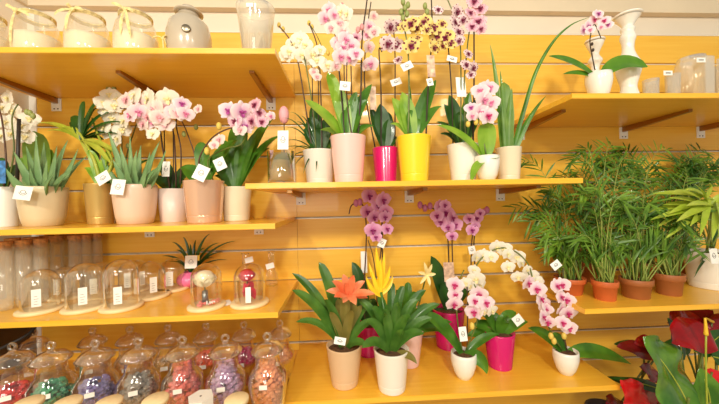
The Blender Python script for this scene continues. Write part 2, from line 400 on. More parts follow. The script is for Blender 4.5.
def lip_mesh():
    b = MB(); b.ball((0, -.16, .02), .13, 8, 5, (1, 1.1, 1)); b.leaf(curve((0, -.1, -.05), (0, -.32, -.2), (0, -.24, -.5), 6), .34, (0, -1, .3), 'oval')
    b.leaf(curve((-.05, -.12, -.05), (-.22, -.3, -.02), (-.3, -.28, .12), 5), .22, (0, -1, .2), 'oval'); b.leaf(curve((.05, -.12, -.05), (.22, -.3, -.02), (.3, -.28, .12), 5), .22, (0, -1, .2), 'oval')
    return b
KINDS = {
 'white': (petalmat('white orchid petal', (252, 247, 230), (252, 248, 234), (248, 244, 210)), mat('yellow lip', (246, 230, 170), .5)),
 'pale': (petalmat('pale pink orchid petal', (252, 234, 236), (249, 220, 230), (238, 176, 204)), mat('rose lip', (218, 120, 160), .5)),
 'blush': (petalmat('white and rose orchid petal', (252, 234, 236), (252, 222, 232), (228, 130, 178)), mat('magenta lip', (190, 28, 100), .45)),
 'cream': (petalmat('cream pink orchid petal', (252, 238, 226), (250, 226, 222), (226, 160, 170)), mat('pink lip', (236, 170, 180), .5)),
 'purple': (petalmat('orchid purple petal', (242, 184, 222), (234, 162, 208), (208, 108, 172)), mat('purple lip', (140, 24, 100), .45)),
 'spot': (petalmat('white maroon-spotted petal', (248, 228, 226), (242, 214, 218), (130, 30, 70), spots=(134, 30, 74), spot_scale=2.7, spot_size=.29), mat('maroon lip', (120, 20, 60), .45)),
 'pinkspot': (petalmat('pink spotted petal', (246, 214, 222), (238, 180, 200), (160, 50, 100), spots=(176, 64, 120), spot_scale=6, spot_size=.26), MC['maroon lip']),
 'yellow': (petalmat('yellow maroon-blotched petal', (248, 230, 146), (244, 216, 128), (120, 26, 50), spots=(124, 26, 54), spot_scale=2.1, spot_size=.31), MC['maroon lip']),
 'lilac': (petalmat('lilac centred orchid petal', (252, 240, 243), (244, 208, 228), (216, 150, 196)), mat('violet lip', (170, 60, 140), .5)),
}
FM = {}
for k, (pm, lm) in KINDS.items(): FM[k] = (flower_mesh().mesh('flower', pm), lip_mesh().mesh('lip', lm))
def flowers(root, lst, default='white', r=9, Y=None):
    """each flower: pixel x, pixel y [, kind [, radius px [, dY]]]"""
    for f in lst:
        px, py = f[0], f[1]; k = f[2] if len(f) > 2 and f[2] else default; rp = f[3] if len(f) > 3 and f[3] else r; dY = f[4] if len(f) > 4 else 0
        yy = (Y if Y is not None else root.location.y)-.025+dY+random.uniform(-.012, .012); p = W(px, py, yy)
        o = bpy.data.objects.new('flower', FM[k][0]); C.objects.link(o); o.parent = root; o.location = p-root.location
        s = rp/ppm(yy); o.scale = (s, s, s)
        o.rotation_euler = (R(random.uniform(-18, 22)), R(random.uniform(-14, 14)), R(random.uniform(-32, 32)))
        l = bpy.data.objects.new('lip', FM[k][1]); C.objects.link(l); l.parent = o
def spike(root, pts, r=.0022, material=None, name='flower_stem', r2=None):
    """stem through pixel points (x, y, dY)"""
    P = [W(p[0], p[1], root.location.y+(p[2] if len(p) > 2 else 0)) for p in pts]
    b = MB(); r *= 1.3; b.tube(spline(P, 5), r, 6, r2 or r*.75); return part(name, b, material or STEM, root)
def buds(root, lst, material, r=4):
    for px, py in lst:
        b = MB(); p = W(px, py, root.location.y-.02); b.ball(p, r/ppm(p.y), 8, 6, (.8, .8, 1.15)); part('flower_bud', b, material, root)
def tag(root, px, py, wpx=8, hpx=9, dY=-.02, rot=0, material=None, mark=True, name='price_card', label=None, yaw_=0):
    p = W(px, py, root.location.y+dY); s = ppm(p.y); w_, h_ = .88*wpx/s/2, .88*hpx/s/2
    M = Matrix.Translation(p) @ Matrix.Rotation(R(yaw_), 4, 'Z') @ Matrix.Rotation(R(-rot), 4, 'Y') @ Matrix.Rotation(R(-8), 4, 'X')
    b = MB(); b.box((-w_, -.0004, -h_), (w_, .0004, h_), M); o = part(name, b, material or CARD, root, label)
    if mark:
        q = MB(); q.tube([M @ Vector((w_*.45*math.cos(a), -.0008, h_*.1+h_*.4*math.sin(a))) for a in [math.pi*(1+i/8) for i in range(9)]], .0009, 4)
        q.tube([M @ Vector((w_*.3*math.cos(a), -.0008, h_*.15+h_*.25*math.sin(a))) for a in [math.pi*2*i/10 for i in range(11)]], .0008, 4)
        subpart('printed_mark', q, INK, o)
    return o
def pick(root, x, y0, y1, dY=.01, r=.0018): spike(root, [(x, y0, dY), (x+.5, (y0+y1)/2, dY), (x, y1, dY)], r, STAKE, 'stake', r)
# ================================================================ TOP LEFT SHELF: candle jars, urn, glass bucket
WAX = mat('ivory wax', (250, 238, 214), .55, sub=.15); RAFFIA = mat('raffia', (240, 214, 150), .8, var=.15, scale=80)
def candle_jar(px, wpx, label, tie, knot, dYc=-.30):
    base = SX(px, dYc, zA); s = ppm(dYc)*wide(base); r = wpx/2/s; h = W(px, 15, dYc).z-zA
    root = thing('candle_jar', label, 'candle jar', base, 'raffia-tied candle jars on the top left shelf')
    b = MB(); b.lathe([(.001, .002), (r*.9, .002), (r*.99, .012), (r, h*.3), (r*.98, h*.55), (r*.86, h*.76), (r*.7, h*.88), (r*.68, h*.93), (r*.72, h*.95), (r*.74, h*.985), (r*.71, h)], base, 40)
    part('glass_body', b, mat_jar, root)
    b = MB(); b.lathe([(.001, .006), (r*.88, .006), (r*.96, .016), (r*.965, h*.45), (r*.95, h*.52), (.001, h*.5)], base, 36); part('wax', b, WAX, root)
    b = MB(); b.tube([base+Vector((0, 0, h*.48)), base+Vector((.003, 0, h*.58))], .0015, 5); part('wick', b, STAKE, root)
    b = MB(); n = 40
    for dz in (0, .005, .010): b.tube([base+Vector((r*.72*math.cos(a), r*.72*math.sin(a), h*.9+dz)) for a in [2*math.pi*i/n for i in range(n+1)]], .0022, 5)
    kx = base+Vector((knot*r, -r*math.sqrt(max(0, .74**2-knot**2))-.006, h*.92))
    b.ball(kx, .009, 8, 6, (1.2, .7, .9))
    for dx, dz in tie:
        a = kx; t = kx+Vector((dx, -.012, dz)); N = (0, -1, .1)
        b.leaf(curve(a, (a+t)/2+Vector((dx*.2, -.015, .006)), t, 7), .011, N, 'strap', .05)
    part('raffia_bow', b, RAFFIA, root)
    return root
mat_jar = glass('jar glass', (250, 247, 238), .9, .12)
candle_jar(-10, 48, 'candle jar cut by the left edge of the top shelf', [(.03, -.05), (-.02, -.05)], .3)
candle_jar(38, 52, 'wide candle jar with its long raffia tail hanging left, second from the left wall', [(-.005, -.14), (.06, -.03), (-.02, .008)], -.3)
candle_jar(89, 48, 'middle candle jar, between the wide jar and the jar beside the urn', [(-.012, -.085), (.045, -.01), (-.05, -.03), (-.006, .012)], -.1)
candle_jar(137, 46, 'smallest-looking candle jar right beside the grey urn, two crossed raffia tails', [(.025, -.11), (-.01, -.10), (-.04, .012), (.035, -.02)], .05)
base = SX(190, -.3, zA); s = ppm(-.3)*wide(base); h = W(190, 7, -.3).z-zA; r = 23/s
t = thing('lidded_urn', 'grey glazed lidded urn with a round metal emblem on the top left shelf', 'urn', base)
GREYG = mat('grey glaze', (196, 182, 160), .22, coat=.6, var=.04, scale=6)
b = MB(); b.lathe([(.001, 0), (r*.8, 0), (r*.86, .01), (r*1.0, h*.3), (r*.99, h*.5), (r*.86, h*.68), (r*.56, h*.8), (r*.47, h*.83), (r*.46, h*.87), (.001, h*.87)], base, 44); part('body', b, GREYG, t)
b = MB(); b.lathe([(r*.46, h*.868), (r*.62, h*.872), (r*.64, h*.89), (r*.5, h*.915), (r*.3, h*.925), (r*.26, h*.94), (r*.32, h*.96), (r*.3, h*.985), (.0005, h)], base, 40); part('lid', b, GREYG, t)
b = MB(); fa = facing(base)-.12; e = base+Vector((r*math.cos(fa), r*math.sin(fa), h*.44)); Mx = Matrix.Translation(e) @ Matrix.Rotation(fa+math.pi/2, 4, 'Z') @ Matrix.Rotation(R(90), 4, 'X')
b.lathe([(.0005, .004), (.012, .004), (.0145, .0025), (.015, -.004)], (0, 0, 0), 24); b.v = [Mx @ p for p in b.v]; part('emblem', b, mat('pewter', (150, 138, 118), .3, .9), t)
b = MB()
for i in range(7): b.tube(curve(SX(163, -.36, zA+.06), SX(163, -.36, zA+.085)+Vector((random.uniform(-.01, .01), 0, 0)), SX(163, -.36, zA+.075)+Vector((random.uniform(-.03, .03), random.uniform(-.02, .02), random.uniform(-.03, .02))), 6), .0022, 5)
b.tube(curve(SX(163, -.36, zA+.005), SX(164, -.36, zA+.03), SX(163, -.36, zA+.062), 5), .003, 5)
single('raffia_twist', b, RAFFIA, 'little twist of raffia standing between the candle jar and the grey urn', 'decoration', o=SX(163, -.36, zA))
base = SX(257, -.3, zA); s = ppm(-.3)*wide(base); h = W(257, 9, -.3).z-zA
t = thing('glass_bucket', 'clear flared glass bucket with pale shreds inside, at the end of the top left shelf', 'vase', base)
b = MB(); b.lathe([(.001, .002), (12/s, .002), (13/s, .008), (18.5/s, h*.9), (19.5/s, h), (18.9/s, h*.99), (12.4/s, .012), (.001, .012)], base, 40); part('glass_body', b, GLASSM, t)
b = MB()
for i in range(26):
    a = random.uniform(0, 6.28); q = random.uniform(0, .7)*12/s; b.leaf(curve(base+Vector((q*math.cos(a), q*math.sin(a), .014)), base+Vector((q*1.2*math.cos(a+.5), q*1.2*math.sin(a+.5), h*.4)), base+Vector((q*1.3*math.cos(a+1), q*1.3*math.sin(a+1), h*random.uniform(.45, .62))), 6), .012, (math.cos(a*3), -1, .1), 'strap')
ob = part('paper_shreds', b, mat('ivory paper', (250, 242, 224), .7), t)
b = MB(); fa = facing(base)-.3; e = base+Vector((19/s*math.cos(fa), 19/s*math.sin(fa), h*.86)); b.box((-.012, -.0008, -.007), (.012, .0004, .007), Matrix.Translation(e) @ Matrix.Rotation(fa+math.pi/2, 4, 'Z')); part('sticker', b, CARD, t)
# ================================================================ SECOND LEFT SHELF
BEIGE = mat('beige glaze', (222, 204, 166), .35, coat=.2, var=.05, scale=12, stretch=(1, 1, .15)); PINKB = mat('pink beige glaze', (228, 200, 176), .35, coat=.2, var=.05, scale=12, stretch=(1, 1, .15))
GOLD = mat('gold metallic', (206, 172, 100), .32, .55); ROSEG = mat('pearl peach glaze', (228, 186, 156), .2, .35, coat=.6)
PALEP = mat('pale blush glaze', (240, 218, 206), .35, coat=.2); IVORY = mat('ivory glaze', (238, 226, 196), .35, coat=.3)
ALOE = leafmat('aloe skin', (114, 156, 96), (152, 188, 126), .4); GREEN = leafmat('glossy leaf', (62, 112, 30), (96, 150, 44), .28)
DGREEN = leafmat('dark leaf', (34, 76, 26), (58, 104, 36), .28); LGREEN = leafmat('bright leaf', (120, 168, 40), (160, 196, 66), .3); YG = leafmat('yellow green leaf', (176, 190, 60), (206, 208, 84), .35)
PALM = leafmat('palm leaf', (50, 96, 24), (124, 164, 52), .36); PALMS = leafmat('palm stem', (150, 168, 72), (176, 186, 96), .5)
def aloe(root, rim, tips, wid=.03):
    b = MB(); sp = MB()
    for i, (px, py, dY) in enumerate(tips):
        t = W(px, py, rim.y+dY); off = Vector(((t.x-rim.x)*.25, dY*.25, -.02)); a = rim+off
        c = Vector((a.x+(t.x-a.x)*(.62 if i % 2 else .35), a.y+(t.y-a.y)*.6-.01, a.z+(t.z-a.z)*(.32 if i % 2 else .55)))
        P = curve(a, c, t, 15); N = Vector((rim.x-t.x, -dY-.02 if dY else -.3, .35+.2)); b.fleshy(P, wid, .014, (0, -1, .4) if abs(t.x-rim.x) < .05 or True else N, teeth=1)
    part('leaves', b, ALOE, root)
# pot by the left wall with cream orchid
t, rim, rt, h = pot('potted_orchid', 'white ribbed pot by the left wall with cream orchid blooms and a dark stake', 'orchid', 4, -.27, zB, 187, 36, 30, 'ringsx', WHITE)
leaves(t, rim, [((-12, 170), .05), ((20, 165), .045, dict(dY=.03)), ((-2, 158), .05)], DGREEN)
spike(t, [(4, 186), (6, 160), (2, 120, .02), (-4, 100, .04)], .0025, DSTEM); spike(t, [(8, 186), (14, 150), (12, 118, .02), (18, 104, .03)], .0022)
b = MB(); b.tube([W(17, 188, -.27), W(19, 119, -.26)], .006, 8); part('stake', b, mat('dark rubber stake', (52, 46, 42), .5), t)
buds(t, [(30, 113), (33, 116), (27, 112)], mat('green buds', (150, 160, 90), .5), 2.6)
flowers(t, [(8, 98), (3, 108), (14, 111), (6, 122), (22, 126), (30, 119), (12, 134), (26, 137), (2, 136)], 'white', 8, -.2)
b = MB(); p = SX(2, -.37, zB); b.box(p+Vector((-.012, -.0006, .0)), p+Vector((.014, .0006, 0.0))) if False else None
q = MB(); p = W(2, 172, -.34); q.box(p+Vector((-.02, -.0005, -.04)), p+Vector((.012, .0005, .04))); part('blue_care_label', q, mat('blue print label', (70, 130, 190), .5, var=.3, scale=60), t)
t, rim, rt, h = pot('potted_orchid', 'pot hidden behind the left aloe carrying one big round green leaf', 'orchid', 40, -.12, zB, 190, 26, 22, 'plain', WHITE)
leaves(t, rim, [((34, 131), .105, dict(shape='oval', N=(0, -1, .15), bend=0, dY=-.02)), ((52, 150), .05, dict(shape='oval', N=(.3, -1, .15))), ((20, 158), .05, dict(shape='oval'))], leafmat('soft round leaf', (116, 164, 54), (140, 184, 70), .4))
# aloe 1
t, rim, rt, h = pot('potted_aloe', 'aloe in the wide beige-yellow bowl pot nearest the left wall', 'aloe', 44, -.27, zB, 187, 53, 40, 'round', BEIGE, 'potted aloes on the left shelf', n=48)
aloe(t, rim, [(14, 152, -.03), (4, 166, -.07), (26, 146, .02), (36, 134, .0), (44, 142, .04), (57, 146, .0), (68, 140, .03), (78, 149, .0), (87, 156, .03), (30, 168, -.07), (55, 174, -.09), (22, 178, -.08), (74, 168, -.04), (47, 160, -.06)], .046)
tag(t, 23, 193, 18, 15, -.1, -8, label='white card hanging over the beige rim')
# gold pot
t, rim, rt, h = pot('potted_dracaena', 'shiny gold pot with an arching yellow-green leafy plant between the two aloes', 'potted plant', 101, -.24, zB, 184, 33, 26, 'plain', GOLD, n=44)
spike(t, [(101, 184), (94, 160), (84, 140, .02), (76, 128, .03)], .006, YG, 'stalk', .004); spike(t, [(104, 184), (112, 160), (100, 140, .03), (92, 118, .05)], .005, YG, 'stalk', .003)
Rm = W(80, 137, -.22)
leaves(t, Rm, [((36, 123), .022), ((46, 131), .018), ((60, 128), .02), ((112, 165), .022, dict(dY=-.05)), ((106, 150), .02), ((96, 172), .02), ((124, 158), .02, dict(dY=-.03))], YG, 'yellow_leaves', shape='lance', out=.4)
leaves(t, Rm, [((72, 116), .03), ((84, 101), .022), ((104, 97), .022), ((98, 108), .026), ((113, 112), .028), ((70, 122), .03), ((122, 122), .026), ((118, 134), .026), ((92, 128), .03), ((104, 140), .03), ((90, 152), .026), ((100, 160), .028)], DGREEN, 'dark_leaves', dY=.03)
leaves(t, rim, [((88, 150), .03), ((112, 148), .03, dict(dY=.05)), ((96, 165), .026), ((84, 168), .022), ((120, 162), .03, dict(dY=.06)), ((106, 155), .03)], LGREEN, 'low_leaves', shape='lance')
tag(t, 103, 178, 15, 12, -.07, 32)
# aloe 2
t, rim, rt, h = pot('potted_aloe', 'aloe in the pinkish beige bowl pot right of the gold pot', 'aloe', 136, -.26, zB, 185, 46, 36, 'round', PINKB, 'potted aloes on the left shelf', n=48)
aloe(t, rim, [(108, 131, -.02), (100, 150, .03), (120, 146, -.02), (130, 136, -.04), (141, 145, .03), (150, 152, .04), (160, 141, .02), (166, 150, -.02), (113, 160, -.05), (148, 160, -.07), (158, 167, -.06), (125, 158, -.08), (137, 150, -.07)], .042)
tag(t, 118, 187, 14, 17, -.09, -6, label='white card leaning on the pinkish rim')
# white orchid behind
t, rim, rt, h = pot('potted_orchid', 'white orchid standing at the back behind the right aloe, cream sprays highest on the left', 'orchid', 118, -.11, zB, 188, 26, 22, 'plain', WHITE)
leaves(t, rim, [((96, 176), .05), ((136, 172), .05), ((150, 160), .04)], DGREEN)
spike(t, [(118, 188), (122, 150), (118, 112, -.03), (106, 96, -.05)], .002); spike(t, [(120, 188), (128, 150), (140, 110, -.03), (132, 92, -.04)], .002)
flowers(t, [(110, 95), (118, 99), (104, 103), (114, 106), (104, 128), (112, 118), (122, 130), (110, 133), (118, 139), (124, 121), (130, 103), (107, 112)], 'white', 8, -.16)
buds(t, [(114, 88), (108, 90), (128, 146)], MC['green buds'], 2.4)
# faceted blush pot orchid
t, rim, rt, h = pot('potted_orchid', 'orchid in the faceted blush pot, dense pale pink and white sprays spreading left', 'orchid', 174, -.17, zB, 189, 32, 26, 'facet', PALEP, n=56)
leaves(t, rim, [((150, 178), .045), ((160, 162), .045, dict(dY=.05)), ((192, 165), .05, dict(dY=.05)), ((186, 178), .05)], DGREEN)
spike(t, [(170, 188), (163, 150), (158, 125, -.02), (140, 112, -.04), (120, 108, -.05)], .0026, DSTEM)
spike(t, [(176, 188), (175, 150), (172, 128, -.02), (160, 116, -.04), (148, 96, -.06)], .0026, DSTEM)
spike(t, [(180, 188), (181, 150), (176, 122, -.02), (184, 104, -.04)], .0024, DSTEM); spike(t, [(183, 188), (196, 165), (186, 130), (176, 112, -.04)], .0022, DSTEM)
pick(t, 164, 118, 186); pick(t, 173, 120, 186)
flowers(t, [(126, 100, 'cream'), (134, 96, 'white', 10), (140, 103, 'cream', 10), (148, 99, 'white', 11), (155, 108, 'cream', 10), (168, 99, 'white', 11), (163, 107, 'cream', 9), (131, 115, 'pale', 9), (139, 112, 'pale', 9), (147, 117, 'cream', 9), (160, 118, 'cream', 9), (172, 112, 'pale', 8), (182, 104, 'lilac', 8), (186, 114, 'pale', 8), (178, 114, 'cream', 8), (153, 134, 'white', 7), (143, 124, 'cream', 8), (165, 124, 'cream', 9), (153, 122, 'pale', 8), (198, 109, 'cream', 5)], 'cream', 9, -.24)
buds(t, [(196, 127), (184, 134)], MC['green buds'], 2.6)
tag(t, 166, 169, 8, 17, -.07, 0)
# peach pot
t, rim, rt, h = pot('potted_orchid', 'orchid in the pearly peach pot with a bent bare stem and white-violet blooms', 'orchid', 205, -.29, zB, 181, 42, 34, 'plain', ROSEG, n=44)
leaves(t, rim, [((180, 168), .06), ((200, 142), .05, dict(dY=.04)), ((224, 155), .05, dict(dY=.05)), ((238, 140), .055, dict(dY=.08, shape='lance')), ((186, 176), .05), ((212, 168), .05)], GREEN, shape='lance')
spike(t, [(203, 180), (199, 160), (212, 138, -.01), (232, 128, -.02), (244, 134, -.01), (262, 112, .02)], .0026, DSTEM); spike(t, [(213, 180), (208, 160), (225, 149, -.02), (240, 145, -.02), (246, 136)], .0022)
flowers(t, [(229, 111, 'lilac', 10), (242, 112, 'lilac', 11), (235, 121, 'pinkspot', 8), (245, 126, 'lilac', 9), (255, 105, 'pinkspot', 8), (259, 113, 'pinkspot', 7), (252, 121, 'pinkspot', 8), (262, 122, 'pinkspot', 7), (271, 116, 'pale', 5), (219, 140, 'cream', 7), (214, 145, 'cream', 5), (240, 130, 'cream', 7)], 'lilac', 9, -.30)
buds(t, [(219, 126), (207, 151)], mat('yellow buds', (226, 196, 90), .5), 3.4)
tag(t, 220, 164, 12, 14, -.05, 25); tag(t, 201, 173, 14, 17, -.09, -25, name='price_card')
# beige pot behind
t, rim, rt, h = pot('potted_orchid', 'beige pot with long upright green leaves, just left of the eye-level shelf', 'potted plant', 237, -.2, zB, 187, 31, 25, 'plain', IVORY)
leaves(t, rim, [((206, 160), .05), ((222, 140), .05, dict(dY=.04)), ((247, 122), .045, dict(dY=.05)), ((262, 128), .045, dict(dY=.0)), ((274, 118), .05, dict(dY=.07)), ((282, 135), .04, dict(dY=.04)), ((232, 128), .045, dict(dY=.08)), ((258, 152), .04), ((270, 148), .035, dict(dY=.06)), ((214, 176), .035)], GREEN, shape='lance')
# ================================================================ EYE-LEVEL CENTRE SHELF
# candle tumbler
base = SX(282, -.34, zM); s = ppm(-.34)*1.03; r = 13.8/s; h = W(282, 152, -.34).z-zM
t = thing('candle_tumbler', 'glass tumbler candle, wax greenish on top, at the left end of the eye-level shelf', 'candle', base)
b = MB(); b.lathe([(.001, .001), (r*.95, .001), (r, .006), (r, h), (r-.002, h), (r-.002, .012), (.001, .012)], base, 40); part('glass_body', b, GLASS, t)
b = MB(); b.lathe([(.001, .013), (r-.003, .013), (r-.003, h*.72)], base, 40); part('lower_wax', b, mat('honey cream wax', (244, 220, 168), .5, sub=.2), t)
b = MB(); b.lathe([(r-.003, h*.72), (r-.003, h*.93), (.001, h*.92)], base, 40); part('upper_wax', b, mat('sage wax', (186, 190, 146), .5, var=.08, scale=30), t)
p_ = base+Vector((0, -r, h))
tag(t, 283, 140, 12, 22, -.03, 0, label='white hanging card above the wax')
base = SX(284, -.2, zM); t = thing('egg_pick', 'matt pink egg on a thin stick behind the tumbler candle', 'decoration', base)
pe = W(284, 115, -.2); b = MB(); b.ball(pe, .021, 18, 12, (1, 1, 1.75)); part('egg', b, mat('candy pink', (244, 178, 186), .55), t)
b = MB(); b.tube([base, pe-Vector((0, 0, .03))], .002, 6); b.lathe([(.001, 0), (.025, 0), (.025, .004), (.001, .006)], base, 18); part('stick', b, STAKE, t)
# grey-white pot with white orchid
t, rim, rt, h = pot('potted_orchid', 'orchid in a grey-white pot left of the light pink pot, white blooms and spidery grass', 'orchid', 320, -.24, zM, 151, 33, 25, 'plain', mat('grey white glaze', (232, 226, 214), .35, coat=.2))
leaves(t, rim, [((308, 118), .06, dict(N=(0, -1, .2))), ((327, 122), .06, dict(N=(0, -1, .2))), ((318, 128), .06, dict(N=(0, -1, .2))), ((303, 130), .05, dict(N=(.3, -1, .2))), ((334, 116), .05, dict(N=(0, -1, .2))), ((312, 106), .045, dict(N=(0, -1, .2), dY=.05)), ((338, 142), .05)], DGREEN)
leaves(t, rim, [((286, 128), .007), ((290, 112), .006), ((284, 142), .007), ((288, 160), .007), ((293, 168), .006), ((296, 122), .007), ((316, 172), .007, dict(dY=-.08)), ((303, 174), .006, dict(dY=-.08)), ((282, 118), .006), ((300, 116), .006), ((292, 150), .007), ((280, 150), .006)], DGREEN, 'grass_blades', out=.55, bend=.05)
spike(t, [(312, 150), (306, 110), (298, 62, -.02), (290, 40, -.03), (279, 26, -.04)], .0024, DSTEM); spike(t, [(316, 150), (313, 110), (306, 66, -.02), (301, 45, -.03)], .0024)
spike(t, [(322, 150), (321, 100), (318, 50, -.02), (309, 23, -.03)], .0024, DSTEM); spike(t, [(318, 64, -.01), (322, 50, -.02), (318, 38, -.02), (311, 26, -.03)], .0016); pick(t, 312, 62, 148); pick(t, 318, 60, 148, .02)
flowers(t, [(300, 40, None, 9), (293, 44, None, 7), (305, 45, None, 8), (289, 52, None, 8), (286, 56, None, 7), (302, 55, None, 8), (312, 55, None, 9), (317, 61, None, 8), (320, 50, None, 6), (327, 66, None, 8), (308, 60, None, 7)], 'white', 8)
flowers(t, [(317, 77, 'cream', 5), (314, 72, 'cream', 5)], 'cream')
buds(t, [(279, 25), (283, 29), (309, 23), (312, 27), (328, 53)], MC['yellow buds'], 2.3)
# light pink pot
PINK = mat('light pink ceramic', (248, 204, 196), .28, coat=.3)
t, rim, rt, h = pot('potted_orchid', 'orchid in the light pink pot, broad leaves fanning left, pale pink blooms', 'orchid', 349, -.31, zM, 137, 36, 27.5, 'plain', PINK)
leaves(t, rim, [((305, 100), .055, dict(N=(.45, -.7, .55), dY=-.02, bend=.0, shape='strap')), ((328, 72), .05, dict(N=(.3, -1, .1), shape='strap', bend=0, dY=.02)), ((336, 84), .055, dict(N=(0, -1, .1), shape='lance', bend=.0)), ((320, 130), .04, dict(dY=.03))], LGREEN, 'pale_leaves')
leaves(t, rim, [((357, 92), .035, dict(N=(0, -1, .1))), ((372, 84), .045, dict(N=(-.5, -1, .1), dY=.03, bend=0)), ((368, 100), .04, dict(N=(-.5, -1, .1))), ((374, 126), .04), ((351, 104), .035, dict(N=(.2, -1, .1))), ((362, 118), .035), ((344, 110), .035)], GREEN, 'dark_leaves')
spike(t, [(345, 137), (341, 90), (336, 40, -.01), (333, 20, -.02), (341, 6, -.03)], .0026, STAKE); spike(t, [(352, 137), (347, 100), (347, 50, -.02)], .0022, DSTEM)
spike(t, [(358, 137), (361, 90), (362, 40, 0), (366, 8, 0), (368, -8, 0)], .0026, STAKE); pick(t, 344, 64, 136); pick(t, 351, 66, 136, .02)
flowers(t, [(329, 10, None, 8), (325, 19, None, 8), (341, 12, 'white', 8), (347, 14, 'white', 7), (334, 15, None, 7), (340, 24, 'cream', 9), (343, 33, 'cream', 9), (331, 28, 'cream', 7), (346, 40, None, 9), (343, 48, None, 9), (351, 46, None, 9), (356, 38, 'pinkspot', 6), (341, 57, None, 9), (350, 58, None, 9), (356, 54, None, 8), (336, 66, 'cream', 6), (338, 43, None, 8)], 'pale', 9)
buds(t, [(342, 6), (358, 30), (362, 27)], mat('rose buds', (220, 150, 150), .5), 3)
tag(t, 345, 86, 12, 11, -.05, -6)
# magenta pot
MAG = mat('magenta glaze', (214, 20, 108), .22, coat=.5); PIC = mat('orchid picture label', (240, 188, 160), .5, var=.25, scale=50)
t, rim, rt, h = pot('potted_orchid', 'orchid in the magenta ringed pot left of the yellow pot, spotted blooms', 'orchid', 386, -.24, zM, 148, 27, 21, 'rings', MAG)
leaves(t, rim, [((380, 104), .06, dict(N=(0, -1, .2), bend=0)), ((370, 108), .045, dict(N=(.2, -1, .2), bend=0)), ((388, 112), .05, dict(N=(0, -1, .2), dY=.04)), ((393, 120), .05, dict(N=(0, -1, .2))), ((372, 122), .04), ((398, 138), .04)], DGREEN)
spike(t, [(395, 147), (395, 100), (395, 55), (393, 20, -.01)], .0022, STAKE); spike(t, [(381, 147), (381, 90), (379, 50), (382, 52)], .0024, STAKE); spike(t, [(375, 147), (365, 90), (366, 40), (371, 2)], .0022, STAKE)
flowers(t, [(390, 27, 'spot', 8), (396, 26, 'spot', 7), (388, 44, 'spot', 9), (396, 45, 'spot', 9), (398, 60, 'spot', 5)], 'spot')
flowers(t, [(369, 27, None, 8), (374, 32, 'cream', 7), (367, 35, None, 7), (369, 47, 'cream', 7), (371, 64, None, 8), (366, 66, 'cream', 6), (374, 16, 'cream', 5)], 'pale')
tag(t, 396, 82, 12, 8, -.03, 18); tag(t, 373, 98, 7, 28, -.02, 0, PIC, False, 'care_label', 'salmon and white picture label')
# yellow pot
YEL = mat('yellow ceramic', (252, 216, 40), .28, coat=.3)
t, rim, rt, h = pot('potted_orchid', 'orchid in the bright yellow pot with maroon-blotched yellow blooms', 'orchid', 414.5, -.31, zM, 137, 35, 27, 'plain', YEL)
leaves(t, rim, [((392, 98), .05, dict(N=(0, -1, .2), bend=0)), ((402, 92), .055, dict(N=(0, -1, .2), bend=0)), ((390, 124), .035)], LGREEN, 'pale_leaves', shape='lance')
leaves(t, rim, [((436, 80), .05, dict(N=(-.3, -1, .1), dY=.03, bend=0)), ((429, 90), .045, dict(N=(-.2, -1, .1), dY=.03, bend=0)), ((442, 106), .04), ((410, 110), .04), ((418, 118), .035)], GREEN, 'dark_leaves', shape='lance')
leaves(t, rim, [((408, 80), .008, dict(dY=.04)), ((440, 92), .009, dict(dY=.04, bend=.05))], GREEN, 'thin_leaves')
spike(t, [(408, 137), (409, 90), (408, 50), (404, 24, -.01), (403, -8, -.02)], .0026, STEM); spike(t, [(426, 137), (428, 90), (431, 50), (432, 20), (431, -6)], .0024, STAKE)
flowers(t, [(411, 24, None, 9), (417, 28, None, 8), (404, 26, None, 7), (411, 46, None, 9), (416, 40, None, 7), (424, 22, None, 8), (427, 30, None, 7), (433, 28, None, 9), (437, 36, None, 8), (445, 38, None, 10), (434, 48, None, 7), (450, 44, None, 7), (442, 46, None, 6)], 'yellow')
flowers(t, [(438, 10, 'spot', 6)], 'spot')
buds(t, [(403, 2), (405, 8), (401, 12), (407, 14), (403, 18), (427, 12), (425, 6), (408, 5)], MC['green buds'], 3)
tag(t, 407, 66, 13, 9, -.03, 25); tag(t, 431, 66, 9, 27, -.02, 0, PIC, False, 'care_label', 'long white and salmon picture label'); tag(t, 430, 82, 7, 9, -.03, 10)
# white pot
t, rim, rt, h = pot('potted_orchid', 'orchid in the tall white pot with spotted blooms and a dark straight stake', 'orchid', 463.5, -.3, zM, 145, 33.5, 25, 'plain', WHITE)
leaves(t, rim, [((449, 95), .05, dict(N=(0, -1, .2), bend=0)), ((458, 112), .045, dict(N=(0, -1, .1))), ((444, 104), .045, dict(N=(.2, -1, .2), bend=0)), ((479, 98), .045, dict(N=(-.2, -1, .2), dY=.04, bend=0)), ((436, 122), .04), ((440, 134), .035)], DGREEN, 'dark_leaves')
leaves(t, rim, [((470, 92), .04, dict(N=(0, -1, .2), bend=0)), ((480, 118), .04, dict(dY=.03)), ((452, 118), .035)], GREEN, 'leaves')
spike(t, [(453, 145), (452, 100), (449, 55, 0), (447, 40, 0)], .0022, STAKE); spike(t, [(460, 145), (461, 90), (460, 40), (455, 18), (446, -4)], .0022, STEM)
spike(t, [(473, 145), (474, 90), (474, 30)], .0028, STAKE, 'stake', .0028); spike(t, [(466, 145), (464, 90), (467, 50), (470, 20), (466, -4)], .0022, STEM)
flowers(t, [(457, 12, None, 8), (455, 22, None, 8), (463, 20, None, 7), (458, 32, None, 8), (459, 41, None, 6), (474, 2, 'pinkspot', 8), (480, 9, 'pinkspot', 8), (470, 13, 'pinkspot', 7), (478, 22, 'pinkspot', 9), (472, 27, 'pinkspot', 7), (481, 29, 'pinkspot', 6), (468, 54, None, 6), (466, 65, None, 7), (473, 68, None, 7), (471, 75, None, 5), (442, 24, 'yellow', 6)], 'spot')
